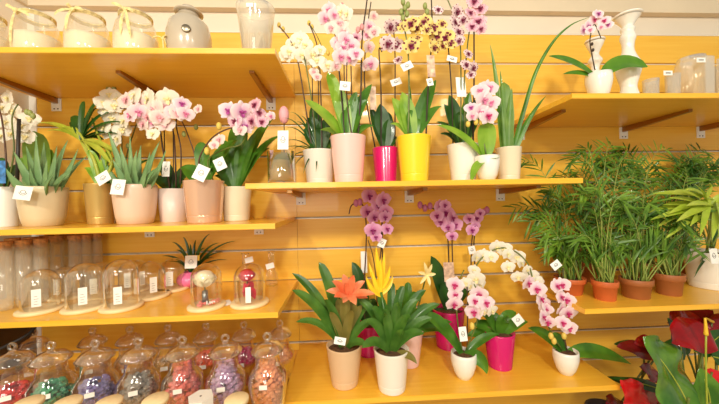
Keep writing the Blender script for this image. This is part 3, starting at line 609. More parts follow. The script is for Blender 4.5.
tag(t, 452, 59, 12, 7, -.02, -15); tag(t, 461, 87, 11, 24, .0, 0, None, False, 'care_label', 'tall white card between the stems')
# beige pot with broad grassy leaves
t, rim, rt, h = pot('potted_bromeliad', 'beige pot with tall sword leaves and one very long arching blade on the eye-level shelf', 'potted plant', 509, -.25, zM, 148, 28, 22, 'plain', IVORY)
leaves(t, rim, [((490, 44), .03, dict(N=(0, -1, 0), off=(-.02, 0))), ((500, 70), .035, dict(N=(.3, -1, 0), off=(-.01, 0))), ((504, 82), .06, dict(N=(0, -1, 0), shape='strap')), ((512, 88), .04, dict(N=(-.3, -1, 0)))], leafmat('grey green sword leaf', (92, 140, 48), (128, 164, 70), .4), shape='taper', bend=0, fold=.4)
leaves(t, rim, [((546, 96), .03, dict(N=(0, -1, .2), bend=-.02, off=(.02, 0), shape='taper'))], GREEN, 'side_leaf')
b = MB(); b.leaf(spline([rim+Vector((.015, 0, -.01)), W(524, 110, -.27), W(536, 72, -.29), W(553, 42, -.31), W(571, 25, -.33), W(590, 17, -.35)], 6), .021, (0, -1, .5), 'taper', .35); part('long_leaf', b, GREEN, t)
# small white pot, mini orchid
t, rim, rt, h = pot('potted_orchid', 'small white pot, paddle leaf and short pink bloom column, in front of the beige pot', 'orchid', 487.5, -.37, zM, 156, 25, 16, 'belly', WHITE)
leaves(t, rim, [((437, 125), .036, dict(bend=.02, N=(.2, -.8, .5))), ((487, 122), .066, dict(N=(0, -1, .1), bend=0, shape='oval', dY=-.01)), ((471, 183), .032, dict(dY=-.06, bend=.03, N=(-.8, -.8, .3), out=.7)), ((497, 158), .04, dict(dY=-.05, bend=.01, shape='oval'))], LGREEN, shape='lance')
spike(t, [(486, 154), (482, 130, .01), (482, 105, .01), (484, 88, 0)], .002, STEM)
flowers(t, [(480, 91, None, 9), (489, 88, None, 10), (484, 100, None, 10), (491, 103, None, 9), (480, 112, None, 9), (488, 116, 'blush', 10), (471, 108, 'lilac', 7), (472, 116, 'pale', 6)], 'pale', 10)
buds(t, [(481, 122), (476, 122), (468, 124)], MC['yellow buds'], 3)
# ================================================================ UPPER RIGHT SHELF
def turned(px, Y, ytop, parts_, label):
    base = SX(px, Y, zR1); s = ppm(Y)*wide(base); h = W(px, ytop, Y).z-zR1
    root = thing('candlestick', label, 'candlestick', base, 'white turned candlesticks')
    b = MB(); prof = spline([Vector((r/s, z*h, 0)) for r, z in parts_], 4); b.lathe([(.001, 0)]+[(max(p.x*.92, .001), p.y) for p in prof], base, 40)
    part('turned_column', b, WHITE, root)
    c = MB(); rr = parts_[-1][0]/s*1.0; c.lathe([(rr*.6, h-.002), (rr, h), (rr*1.04, h+.004), (rr*.97, h+.008), (rr*.5, h+.004), (.001, h+.003)], base, 36); part('candle_cup', c, WHITE, root)
turned(629, -.3, 17, [(20, 0), (19, .03), (14, .08), (12, .12), (10, .2), (13, .3), (15.5, .38), (15, .46), (10, .55), (7.5, .62), (8, .7), (10, .76), (8, .82), (9, .86), (7, .89), (12, .95), (16, .985)], 'tall white turned candlestick right of the white round pot')
turned(596, -.22, 42, [(16, 0), (15, .04), (9, .1), (8, .2), (11, .38), (9, .5), (5, .58), (6, .66), (9, .72), (5, .8), (6, .86), (10, .95), (11, .985)], 'short white candlestick half hidden behind the small two-leaved orchid')
t, rim, rt, h = pot('potted_orchid', 'two-leaved orchid in the round white pot on the upper right shelf, tiny rosy blooms', 'orchid', 599, -.37, zR1, 74, 29, 18, 'belly', WHITE)
leaves(t, rim, [((548, 56), .034, dict(bend=.02, N=(.3, -1, .35))), ((563, 74), .02, dict(bend=.025, N=(.3, -1, .3)))], GREEN, shape='lance')
leaves(t, rim, [((648, 67), .055, dict(bend=.075, N=(-.1, -1, .35)))], leafmat('orchid leaf green', (78, 132, 30), (110, 160, 44), .28), 'broad_leaf', shape='oval')
spike(t, [(595, 70), (592, 55), (590, 40), (594, 24), (601, 38)], .0018, STAKE)
flowers(t, [(598, 14, 'lilac', 6), (604, 21, 'blush', 6), (588, 26, 'lilac', 6), (594, 20, 'blush', 6), (608, 25, 'lilac', 5), (583, 30, 'lilac', 6), (590, 30, 'pale', 5), (601, 27, 'pale', 4)], 'blush')
buds(t, [(592, 44), (593, 50)], STAKE, 1.6)
def glassware(kind, px, Y, ytop, wpx, label, hb=0, cardp=None, cat='vase'):
    base = SX(px, Y, zR1); s = ppm(Y)*wide(base); h = W(px, ytop, Y).z-zR1; r = wpx/2/s
    root = thing(kind, label, cat, base)
    b = MB()
    if kind == 'glass_cube_vase':
        t_ = .004
        for (lo, hi) in (((-r, -r, 0), (r, r, .01)), ((-r, -r, .01), (r, -r+t_, h)), ((-r, r-t_, .01), (r, r, h)), ((-r, -r+t_, .01), (-r+t_, r-t_, h)), ((r-t_, -r+t_, .01), (r, r-t_, h))): b.box(lo, hi, Matrix.Translation(base) @ Matrix.Rotation(R(4), 4, 'Z'))
    elif kind == 'glass_bowl': b.lathe([(.001, .002), (r*.5, .002), (r*.85, h*.2), (r, h*.5), (r*.93, h*.8), (r*.72, h), (r*.7, h*.99), (r*.9, h*.8), (r*.96, h*.5), (r*.8, h*.22), (.001, .012)], base, 44)
    else: b.lathe([(.001, .002), (r*.9, .002), (r*.92, .008), (r, h), (r*.94, h), (r*.86, .014), (.001, .014)], base, 36)
    part('glass_body', b, GLASSM, root)
    if cardp:
        p = W(cardp[0], cardp[1], base.y-r-.003); q = MB(); q.box(p-Vector((.018, .0005, .009)), p+Vector((.018, .0005, .009))); c = part('price_card', q, CARD, root)
        q = MB(); q.box(p+Vector((-.01, -.0012, -.002)), p+Vector((.01, -.0006, .002))); subpart('printed_mark', q, INK, c)
glassware('glass_tumbler', 651, -.32, 80, 19, 'wide low clear tumbler beside the tall candlestick')
glassware('glass_cup', 673, -.34, 75, 18, 'small clear glass cup with a white card, between tumbler and bowl', cardp=(668, 73))
glassware('glass_bowl', 692, -.2, 58, 44, 'large round clear bowl behind the square vases')
glassware('glass_cube_vase', 704, -.36, 58, 17, 'square clear vase with a white card in front of the round bowl', cardp=(701, 60))
glassware('glass_cube_vase', 727, -.36, 57, 16, 'square clear vase cut by the right edge of the picture')
glassware('glass_tumbler', 713, -.3, 68, 14, 'clear tumbler between the two square vases')
# ================================================================ CLOCHE SHELF (third on the left)
CORK = mat('cork', (196, 136, 76), .85, var=.2, scale=120, bump=.4); PALEW = mat('pale turned wood', (250, 222, 170), .5, var=.05, scale=20)
LAB = mat('white paper label', (250, 248, 240), .6)
n0 = 0
TUBES = [(5, -.31, 'nearest the left edge'), (24, -.27, 'second along the front row from the left edge'), (41, -.23, 'third along the front row'), (58, -.13, 'fourth along the front row'), (76, -.12, 'right end of the front row'),
         (14, -.19, 'back row, seen between the first two front tubes'), (32, -.16, 'back row, seen between the second and third front tubes'), (48, -.10, 'back row, seen between the third and fourth front tubes'), (68, -.06, 'back row, beside the right end of the front row'), (86, -.09, 'back row, behind the middle cloches'), (97, -.05, 'farthest right, close to the wall')]
for px, Y, wh in TUBES:
    base = SX(px, Y, zC); r = .022; H = .238
    t = thing('corked_glass_tube', 'tall corked glass tube, '+wh, 'glass tube', base, 'corked glass tubes under the shelf')
    b = MB(); b.lathe([(.001, .001), (r*.6, .002), (r*.9, .008), (r, .02), (r, H), (r-.0015, H), (r-.0015, .02), (.001, .006)], base, 28); part('glass_tube', b, glass('tube glass', (254, 254, 252), .9, .13), t)
    b = MB(); b.lathe([(.001, H-.02), (r-.003, H-.02), (r+.002, H+.012), (r+.001, H+.014), (.001, H+.014)], base, 24); part('cork', b, CORK, t)
def cloche(px, py, rpx, ytop, label, group='glass cloches on pale wooden bases', lab=True, loc=None, side=0, twolab=False, name='glass_cloche', rb=None):
    base = loc or G(px, py, zC); s = ppm(base.y)*wide(base); r = rpx/s; h = max(.09, W(px, ytop, base.y).z-zC)
    t = thing(name, label, 'cloche', base, group)
    bt = .012; R_ = r*1.25
    b = MB(); b.lathe([(.001, 0), (R_*.96, 0), (R_, .003), (R_, bt-.004), (R_*.975, bt-.001), (R_*.95, bt), (.001, bt)], base, 44); part('wooden_base', b, PALEW, t)
    b = MB(); n = 10; rr = min(r, h*.45); hs = h-rr-bt
    prof = [(r, bt+.0005), (r, bt+hs)]+[(r-rr+rr*math.cos(a), bt+hs+rr*math.sin(a)) for a in [math.pi/2*i/n for i in range(1, n)]]+[(.001, h)]
    b.lathe(prof, base, 44); part('glass_dome', b, GLASS, t)
    if lab:
        for q in ((side,) if not twolab else (side-.45, side+.5)):
            a = facing(base)+q; p = base+Vector((math.cos(a)*(r+.001), math.sin(a)*(r+.001), bt+.018)); M = Matrix.Translation(p) @ Matrix.Rotation(a+math.pi/2, 4, 'Z')
            c = MB(); c.box((-.012, -.0006, 0), (.012, .0002, .06), M); o = part('paper_label', c, LAB, t)
            c = MB(); 
            for k in range(4): c.box((-.006, -.001, .008+k*.009), (.006-(k % 2)*.003, -.0006, .0092+k*.009), M)
            subpart('printed_lines', c, INK, o)
    return t, base, r, h
cloche(41, 311, 20.5, 269, 'empty glass cloche on the shelf edge nearest the left wall', side=-.2)
cloche(85, 309, 19, 263, 'middle of the three empty cloches along the shelf edge', side=-.1)
cloche(122, 308, 18, 259, 'right-hand one of the three empty cloches along the shelf edge', side=-.2)
cloche(66, 299, 14, 266, 'small cloche standing behind and between the two leftmost front cloches', side=-.6)
cloche(100, 298, 14.5, 262, 'small cloche standing behind and between the middle and right front cloches', side=-.4)
cloche(134, 291, 15, 259, 'back row cloche near the wall directly behind the right front cloche', side=.05, twolab=True)
cloche(150, 297, 17, 261, 'broad low cloche alone right of the three front ones', side=-.3, twolab=True)
cloche(173, 289.5, 14, 258, 'broad low cloche at the back, left of the pink ball vase', side=-.2)
# cloche with cream rose
t, base, r, h = cloche(207, 307, 15.5, 263, 'glass cloche holding a cream rose, white script on its front', lab=False)
def rose(mb, c, r):
    n = 12; pr = [(max(.001, r*math.sin(math.pi*k/n)*(1 if k < n else 0)), -r*.85*math.cos(math.pi*k/n)) for k in range(n+1)]
    mb.lathe(pr, c, 30, fn=lambda a, z: 1+.11*math.sin(a*3+z*260)+.06*math.sin(a*7-z*300))
    for k in range(7):
        a = 2*math.pi*k/7; d = Vector((math.cos(a), math.sin(a), 0)); mb.leaf(curve(c+d*r*.3-Vector((0, 0, r*.9)), c+d*r*1.25-Vector((0, 0, r*.4)), c+d*r*1.12+Vector((0, 0, r*.25)), 6), r*.9, -d, 'oval', -.4)
c = base+Vector((-.004, -.004, h*.66)); s = ppm(base.y)
b = MB(); rose(b, c, .034); ro = single('preserved_rose', b, mat('cream rose petal', (250, 236, 200), .6), 'cream rose standing inside the left of the two flower cloches', 'flower', o=base+Vector((0, 0, .012)))
b = MB(); b.tube([base+Vector((-.006, 0, .0125)), c], .002, 6); x = part('stem', b, STEM, ro); b = MB(); b.lathe([(.001, .013), (.012, .013), (.009, .06), (.001, .06)], base+Vector((-.006, 0, 0)), 14); part('silver_wrap', b, mat('silver ribbon', (150, 150, 150), .3, .8), ro)
b = MB()
for i in range(14): a = random.uniform(0, 6.28); q = random.uniform(.3, .8)*r; b.ball(base+Vector((q*math.cos(a), q*math.sin(a), .019)), .007, 6, 4, (1, 1, .8), .15)
single('pink_pebbles', b, mat('pink candy bits', (240, 130, 120), .5), 'pink bits strewn around the foot of the cream rose', 'decoration', kind='stuff')
b = MB(); sc_ = [(-.012, .02), (-.010, .034), (-.008, .022), (-.003, .022), (-.003, .028), (.001, .028), (.001, .021), (.004, .028), (.006, .021), (.009, .029), (.012, .024), (.015, .028), (.015, .021)]
P = []
for x, z in sc_: a = facing(base)+x/r+.2; P.append(base+Vector((math.cos(a)*(r+.0012), math.sin(a)*(r+.0012), z+.004)))
b.tube(spline(P, 4), .0011, 5); part('white_script', b, CARD, t)
# cloche with red rose
t, base, r, h = cloche(250, 304, 15.5, 263, 'glass cloche holding a red rose, at the right end of its shelf', lab=False, side=-.1)
c = base+Vector((-.008, -.004, h*.72)); b = MB(); rose(b, c, .026); ro = single('preserved_rose', b, mat('crimson rose petal', (204, 16, 44), .5), 'red rose with crimson ribbon standing inside the right flower cloche', 'flower', o=base+Vector((0, 0, .012)))
b = MB(); b.tube([base+Vector((-.008, 0, .0125)), c], .002, 6); part('stem', b, DGREEN, ro)
b = MB()
for a_, z_ in ((.2, .3), (1.2, .45), (2.6, .35), (4, .5), (5, .28)): b.leaf(curve(base+Vector((-.006, 0, h*z_)), base+Vector((.008*math.cos(a_), .006*math.sin(a_), h*(z_+.1))), base+Vector((-.006+.024*math.cos(a_), .022*math.sin(a_), h*(z_-.2))), 6), .03, (math.sin(a_), -1, .2), 'lance')
part('ribbon', b, mat('crimson ribbon', (214, 30, 60), .35), ro)
b = MB(); fa = facing(base)-.1; b.box((-.009, -.0008, .0), (.009, .0002, .055), Matrix.Translation(base+Vector(((r+.001)*math.cos(fa), (r+.001)*math.sin(fa), .022))) @ Matrix.Rotation(fa+math.pi/2, 4, 'Z')); part('paper_label', b, LAB, t)
b = MB(); p = G(226, 304, zC); Mx = Matrix.Translation(p+Vector((0, 0, .004))) @ Matrix.Rotation(R(35), 4, 'Z') @ Matrix.Rotation(R(6), 4, 'X')
b.box((-.018, -.024, 0), (.018, .024, .0008), Mx); single('price_card', b, CARD, 'white card lying on the shelf edge between the two rose cloches', 'card', o=p)
# pink ball vase with spiky plant
base = G(190, 287, zC); s = ppm(base.y); h = W(190, 271, base.y).z-zC; rr = 11.5/s
t = thing('potted_dracaena', 'spiky green plant in a bubblegum pink ball pot with a yellow-edged card', 'potted plant', base)
b = MB(); b.lathe([(.001, 0), (rr*.45, 0)]+[(rr*math.cos(a), h*.5+h*.5*math.sin(a)) for a in [-1.2+i*.2 for i in range(12)]]+[(rr*.5, h*.98), (rr*.45, h*.9), (.001, h*.88)], base, 36); part('pot', b, mat('bubblegum pink glaze', (240, 120, 170), .25, coat=.5), t)
rim = base+Vector((0, 0, h)); 
leaves(t, rim, [((162, 256), .016), ((172, 242), .018), ((183, 237), .018), ((196, 240), .018, dict(dY=.03)), ((210, 234), .018), ((219, 243), .016), ((236, 241), .014), ((224, 252), .014), ((176, 250), .016, dict(dY=-.05)), ((205, 248), .016, dict(dY=-.05)), ((190, 244), .016, dict(dY=-.04)), ((214, 258), .012), ((168, 262), .012), ((228, 260), .01)], DGREEN, shape='taper', N=(0, -1, .3), off=(.012, 0))
tag(t, 191, 262, 13, 14, -.05, 0); tag(t, 193, 258, 14, 6, -.045, 0, mat('yellow card', (246, 206, 70), .5), False, 'yellow_card')
for px, Y, yt, lb, tg in ((246, -.1, 253, 'small clear bottle by the wall behind the red rose cloche', (249, 260)), (272, -.09, 251, 'tall clear flask by the wall at the right end of its shelf', (270, 266))):
    base = SX(px, Y, zC); h = W(px, yt, Y).z-zC; r = .028
    t = thing('glass_bottle', lb, 'bottle', base); b = MB(); b.lathe([(.001, .002), (r*.9, .002), (r, .01), (r, h*.35), (r*.55, h*.62), (r*.5, h*.95), (r*.62, h), (r*.55, h), (r*.42, h*.94)], base, 28); part('glass_body', b, GLASS, t)
    tag(t, tg[0], tg[1], 9, 6, -.035, 15, mark=False)
# ================================================================ LIDDED JARS ON THE BENCH
def jar(px, Y, H, r, label, cname, rgb, lvl, clabel, group):
    base = SX(px, Y, ZB); h = H
    t = thing('lidded_glass_jar', label, 'jar', base, group)
    hb = h-.062
    b = MB(); b.lathe([(.001, .002), (r*.55, .002), (r*.62, .008), (r*.82, hb*.25), (r*.97, hb*.5), (r, hb-.095), (r*.93, hb-.068), (r*.72, hb-.05), (r*.62, hb-.04), (r*.6, hb-.004), (r*.66, hb)], base, 40); part('glass_body', b, GLASSJ, t)
    b = MB(); b.lathe([(r*.6, hb), (r*.8, hb+.002), (r*.83, hb+.006), (r*.76, hb+.010), (r*.68, hb+.018), (r*.54, hb+.026), (r*.32, hb+.031), (.012, hb+.034), (.008, hb+.038)], base, 40); l = part('lid', b, GLASSJ, t)
    b = MB(); kz = h-.012; b.tube([base+Vector((.0105*math.cos(a), 0, kz+.0105*math.sin(a))) for a in [2*math.pi*i/14 for i in range(15)]], .0045, 6); b.lathe([(.008, hb+.034), (.007, kz-.01)], base, 12); subpart('ring_knob', b, GLASSJ, l)
    c = MB(); fa = facing(base)-.25; c.box((-.012, -.0008, -.007), (.012, .0002, .007), Matrix.Translation(base+Vector((r*math.cos(fa), r*math.sin(fa), hb-.08))) @ Matrix.Rotation(fa+math.pi/2, 4, 'Z')); part('paper_label', c, LAB, t)
    if rgb:
        b = MB(); top = hb*lvl
        for i in range(170):
            z = .012+(top-.012)*((i+.5)/170); k = z/hb
            rm = r*(.6+.38*min(1, k/.5)) if k < .55 else r*max(.6, 1-(k-.55)*1.6)
            a = i*2.399; q = (rm-.016)*math.sqrt(random.uniform(.35, 1)); b.ball(base+Vector((q*math.cos(a), q*math.sin(a), z)), random.uniform(.008, .0125), 6, 4, (1, .85, .75), .25)
        single(cname, b, mat(cname+' '+clabel[:14], rgb, .55, var=.22, scale=45), clabel, 'pebbles', kind='stuff', o=base)
GLASSJ = glass('jar clear glass', (253, 252, 248), 1.5, .015)
FR = [(14, 'lidded jar of red stones cut by the left edge, front row', 'coloured_stones', (206, 40, 44), .68, 'red stones inside the leftmost front jar'),
 (53, 'lidded jar of green stones, front row', 'coloured_stones', (70, 150, 112), .7, 'green stones inside the second front jar'),
 (97, 'lidded jar of blue-violet stones, front row', 'coloured_stones', (122, 112, 168), .7, 'blue-violet stones inside the third front jar'),
 (140, 'lidded jar of grey stones, front row', 'coloured_stones', (136, 128, 120), .75, 'grey stones inside the fourth front jar'),
 (184, 'lidded jar of rosy red chips, front row', 'potpourri_chips', (216, 112, 104), .88, 'rosy red chips inside the fifth front jar'),
 (227, 'lidded jar of lilac chips, front row', 'potpourri_chips', (184, 148, 186), .88, 'lilac chips inside the sixth front jar'),
 (269, 'lidded jar of coral orange chips at the right end of the front row', 'potpourri_chips', (250, 150, 104), .9, 'coral orange chips inside the rightmost front jar')]
for px, lb, cn, rgb, lv, cl in FR: jar(px, -.47, .288, .062, lb, cn, rgb, lv, cl, 'lidded glass jars, front row')
BR = [(35, 'back row jar seen above the red and green jars', None, None, 0, ''), (94, 'back row jar seen between the green and blue-violet jars', None, None, 0, ''),
 (131, 'back row jar seen between the blue-violet and grey jars', None, None, 0, ''), (169, 'back row jar of ochre chips seen right of the grey jar', 'potpourri_chips', (206, 160, 84), .6, 'ochre chips in the back jar right of the grey one'),
 (207, 'back row jar of burnt orange chips behind the rosy red jar', 'potpourri_chips', (226, 100, 66), .72, 'burnt orange chips in the jar behind the rosy red one'), (245, 'back row jar of magenta chips behind the lilac jar', 'potpourri_chips', (176, 24, 90), .75, 'magenta chips in the jar behind the lilac one'),
 (281, 'back row jar of peach chips at the right end, behind the coral jar', 'potpourri_chips', (240, 160, 110), .7, 'peach chips in the jar behind the coral one')]
for px, lb, cn, rgb, lv, cl in BR: jar(px, -.27, .25, .056, lb, cn, rgb, lv, cl, 'lidded glass jars, back row')
for i, (px, wh) in enumerate(((30, 'in front of the red and green jars'), (69, 'in front of the green and blue-violet jars'), (110, 'in front of the blue-violet jar'), (157, 'in front of the grey and rosy jars'), (238, 'in front of the lilac jar'))):
    base = SX(px, -.63, ZB); zt = W(px, 398 if i > 2 else 401, -.63).z; h = zt-ZB
    t = thing('cork_stopper_jar', 'small jar with a flat cream stopper, '+wh, 'jar', base, 'small stoppered jars along the bench front')
    b = MB(); b.lathe([(.001, .002), (.026, .002), (.03, .01), (.03, h*.6), (.022, h*.75), (.022, h-.012)], base, 24); part('glass_body', b, GLASSJ, t)
    b = MB(); b.lathe([(.001, h-.022), (.021, h-.022), (.021, h-.012), (.031, h-.012), (.032, h-.003), (.029, h), (.001, h)], base, 28); part('stopper', b, PALEW, t)
base = SX(202, -.61, ZB); zt = W(202, 396, -.61).z
t = thing('card_box', 'small white hexagonal box on a block before the rosy and lilac jars', 'box', base)
b = MB(); b.lathe([(.001, 0), (.03, 0), (.034, zt-ZB-.01), (.034, zt-ZB), (.001, zt-ZB)], base, 6, flat=True); part('box_body', b, WHITE, t)
b = MB(); b.lathe([(.001, zt-ZB), (.003, zt-ZB+.0005), (.001, zt-ZB+.001)], base, 10); part('lid_dot', b, STAKE, t)
b = MB(); b.tube(spline([G(-12, 384, .83)*0+W(-14, 356, -.35), W(6, 346, -.33), W(22, 338, -.31), W(33, 330, -.3), W(36, 322, -.3)], 6), .006, 8)
single('black_cable', b, mat('black rubber', (24, 22, 22), .5), 'black cable sagging under the shelf by the left wall', 'cable')
# ================================================================ LOWEST CENTRE SHELF
GUZ = leafmat('bromeliad leaf', (58, 104, 34), (92, 138, 52), .3); BRN = leafmat('bronze green leaf', (122, 116, 50), (150, 134, 66), .35)
TAUPE = mat('taupe beige glaze', (226, 190, 150), .35, coat=.2)
t, rim, rt, h = pot('potted_bromeliad', 'bromeliad with an orange star bract in the tall taupe beige pot', 'bromeliad', 0, 0, zL, 344, 36, 26, 'plain', TAUPE, loc=G(345, 383, zL))
leaves(t, rim, [((292, 273), .032, dict(dY=.03)), ((319, 262), .04, dict(dY=.05, N=(.3, -1, .3))), ((292, 290), .036, dict(dY=-.04)), ((296, 322), .026, dict(dY=-.06, bend=.05)), ((324, 300), .03, dict(dY=-.06)), ((366, 345), .03, dict(dY=-.07, bend=.03)), ((334, 290), .03, dict(dY=.04)), ((372, 300), .032), ((376, 320), .03, dict(dY=-.05))], GUZ, shape='strap', bend=.02)
leaves(t, rim, [((338, 298), .034), ((346, 292), .036, dict(dY=-.02)), ((356, 298), .034), ((362, 305), .03), ((330, 312), .028, dict(dY=-.05)), ((352, 310), .03, dict(dY=-.06))], BRN, 'upright_leaves', shape='strap', N=(0, -1, .1), bend=.0)
cB = W(349, 295, rim.y-.03); b = MB()
for i, (px, py) in enumerate(((326, 291), (332, 281), (343, 274), (354, 275), (365, 281), (375, 294), (368, 298), (356, 305), (343, 303), (334, 297), (350, 288), (344, 284), (360, 288))):
    tip = W(px, py, rim.y-.06-(.03 if i % 2 else -.02)); b.leaf(curve(cB, (cB+tip)/2+Vector((0, -.02, .02)), tip, 8), .028, (0, -.8, .6), 'lance', .3)
part('orange_bract', b, leafmat('orange bract', (250, 120, 72), (255, 166, 118), .4), t)
tag(t, 340, 341, 13, 8, -.075, -12)
t, rim, rt, h = pot('potted_bromeliad', 'bromeliad with an upright yellow bract in the tall white pot', 'bromeliad', 0, 0, zL, 348, 36, 27, 'plain', mat('warm white glaze', (246, 236, 222), .3, coat=.3), loc=G(392, 388, zL))
leaves(t, rim, [((358, 300), .029, dict(dY=.03)), ((366, 322), .030, dict(dY=-.05)), ((362, 348), .030, dict(dY=-.09, bend=.05)), ((378, 296), .029), ((392, 282), .029, dict(dY=.05)), ((404, 286), .029, dict(dY=.03)), ((418, 300), .030), ((432, 318), .030, dict(dY=-.03, bend=.03)), ((424, 334), .029, dict(dY=-.07, bend=.04)), ((400, 304), .030, dict(dY=-.05)), ((384, 312), .030, dict(dY=-.07)), ((411, 318), .030, dict(dY=-.08)), ((372, 308), .029, dict(dY=-.02)), ((440, 304), .03, dict(dY=.04)), ((426, 290), .03, dict(dY=.06)), ((404, 332), .029, dict(dY=-.09, bend=.01))], GUZ, shape='strap', bend=.045, N=(0, -.8, .6), out=.5)
leaves(t, rim, [((417, 364), .026, dict(dY=-.07, bend=.04, out=.7))], BRN, 'drooping_leaf', shape='lance')
cB = W(381, 292, rim.y+.0); b = MB(); b.tube([rim, (rim+cB)/2+Vector((0, 0, 0)), cB], .005, 8); part('bract_stalk', b, GUZ, t)
b = MB()
for i, (px, py, y0) in enumerate(((376, 246, 285), (384, 252, 286), (369, 262, 292), (390, 266, 290), (372, 270, 296), (393, 275, 295), (380, 258, 290), (378, 272, 296), (386, 272, 296), (366, 276, 297), (383, 262, 292))):
    a = W(381, y0, rim.y); tip = W(px, py, rim.y-.02+.02*(i % 3)); b.leaf(curve(a, a*.5+tip*.5+Vector(((tip.x-a.x)*.25, -.008, -.01)), tip, 8), .015, (0, -1, .1), 'lance', .4)
part('yellow_bract', b, mat('yellow bract', (250, 206, 36), .4), t)
t, rim, rt, h = pot('potted_bromeliad', 'pale pink pot half hidden behind the white pot, cream star bloom on top', 'bromeliad', 0, 0, zL, 330, 30, 20, 'plain', mat('soft pink ceramic', (246, 206, 200), .3, coat=.3), loc=G(409, 364, zL))
leaves(t, rim, [((396, 290), .034), ((408, 282), .034, dict(dY=.03)), ((416, 292), .034), ((430, 305), .034), ((440, 316), .03), ((388, 304), .03), ((402, 300), .034, dict(dY=-.04)), ((420, 312), .034, dict(dY=-.06)), ((446, 330), .03, dict(dY=-.03)), ((452, 322), .03)], GREEN, shape='strap')
spike(t, [(412, 330), (420, 300, .02), (426, 276, .02)], .003, STEM)
cB = W(427, 275, rim.y); b = MB()
for px, py in ((420, 284), (424, 262), (418, 272), (432, 264), (436, 274), (430, 286), (427, 268)): tip = W(px, py, rim.y-.02); b.leaf(curve(cB, (cB+tip)/2+Vector((0, -.012, .004)), tip, 7), .014, (0, -1, .2), 'lance', .4)
part('cream_bloom', b, mat('cream petal', (248, 226, 160), .5), t)
# purple orchids behind
PUR = mat('purple buds', (190, 110, 150), .5)
t, rim, rt, h = pot('potted_orchid', 'tall purple orchid behind the two bromeliads, in a magenta pot', 'orchid', 0, 0, zL, 322, 30, 22, 'rings', MAG, loc=G(369, 353, zL))
leaves(t, rim, [((352, 262), .05, dict(N=(0, -1, .1), dY=.05)), ((350, 300), .05), ((392, 308), .05), ((376, 300), .05)], DGREEN)
spike(t, [(365, 328), (364, 290, .02), (366, 250, .02), (366, 222, .01), (362, 204, -.01), (352, 205, -.02), (349, 214, -.03)], .0026, DSTEM)
spike(t, [(378, 328), (377, 290, .03), (381, 250, .03), (382, 222, .02), (386, 208, 0)], .0026, DSTEM); spike(t, [(372, 328), (377, 300, .03), (374, 262, .03), (368, 240, .02)], .0022, DSTEM); pick(t, 382, 216, 320, .03, .0026)
flowers(t, [(369, 196, None, 9), (383, 200, None, 9), (386, 211, None, 8), (367, 212, None, 8), (374, 217, None, 8), (385, 217, None, 7), (373, 230, None, 9), (376, 237, None, 6), (387, 229, None, 7), (378, 206, None, 7)], 'purple')
buds(t, [(360, 202), (356, 203)], PUR, 3.4); tag(t, 382, 243, 8, 10, .0, -25); tag(t, 364, 262, 7, 24, .05, 0, None, False, 'care_label')
t, rim, rt, h = pot('potted_orchid', 'purple orchid with two sprays in a magenta pot behind the arching white orchid', 'orchid', 0, 0, zL, 308, 34, 26, 'rings', MAG, loc=G(449, 346, zL))
leaves(t, rim, [((431, 256), .06, dict(N=(0, -1, .1), bend=0, dY=.03)), ((416, 318), .04), ((470, 290), .05, dict(dY=.04)), ((440, 285), .05)], DGREEN, shape='lance')
spike(t, [(448, 310), (449, 275, .02), (448, 240, .02), (446, 222, 0), (436, 210, -.01), (420, 205, -.02)], .0026, STAKE); spike(t, [(453, 310), (453, 275, .02), (452, 240, .02), (452, 226)], .0026, DSTEM)
spike(t, [(470, 308), (471, 270, .03), (472, 240, .03), (477, 215, .02), (486, 210)], .0026, DSTEM); spike(t, [(476, 308), (475, 270, .03), (474, 240, .03), (478, 222, .01)], .0026, STAKE)
flowers(t, [(440, 207, None, 8), (446, 213, None, 9), (437, 216, None, 7), (452, 218, None, 8), (455, 225, None, 8), (441, 222, None, 7), (452, 236, None, 6), (445, 205, None, 6), (448, 227, None, 7), (469, 219, None, 6), (472, 230, None, 7), (477, 218, None, 6), (475, 226, None, 6), (480, 213, None, 5)], 'purple')
buds(t, [(420, 205), (425, 208), (430, 206), (484, 212), (487, 210)], PUR, 3.4); tag(t, 449, 272, 12, 22, .0, 0, PIC, False, 'care_label', 'pink and white picture label'); tag(t, 472, 250, 8, 9, -.01, 10)
# magenta pot with white arch
t, rim, rt, h = pot('potted_orchid', 'magenta ringed pot in the middle whose white blooms arch over to both sides', 'orchid', 0, 0, zL, 331, 33, 25, 'rings', MAG, loc=G(500, 366, zL))
leaves(t, rim, [((473, 326), .05), ((480, 314), .04), ((516, 312), .05, dict(dY=.04)), ((528, 322), .045), ((508, 318), .045, dict(dY=-.05)), ((490, 312), .045, dict(dY=.05)), ((466, 336), .04)], GREEN)
spike(t, [(494, 330), (478, 320, .02), (472, 300, .01), (474, 272, -.01), (484, 256, -.02), (500, 248, -.03), (516, 252, -.03), (528, 264, -.03), (533, 280, -.04)], .0026, STEM)
flowers(t, [(476, 257, None, 7), (484, 256, None, 8), (491, 257, None, 7), (497, 247, None, 8), (504, 249, None, 8), (508, 254, None, 7), (508, 267, None, 7), (517, 257, None, 8), (521, 262, None, 7), (518, 277, None, 7), (527, 270, None, 6), (531, 276, None, 8), (536, 281, None, 8), (476, 279, None, 9), (480, 284, None, 6), (470, 286, None, 6), (474, 270, None, 6)], 'white', 9)
tag(t, 518, 320, 11, 11, -.03, 35)
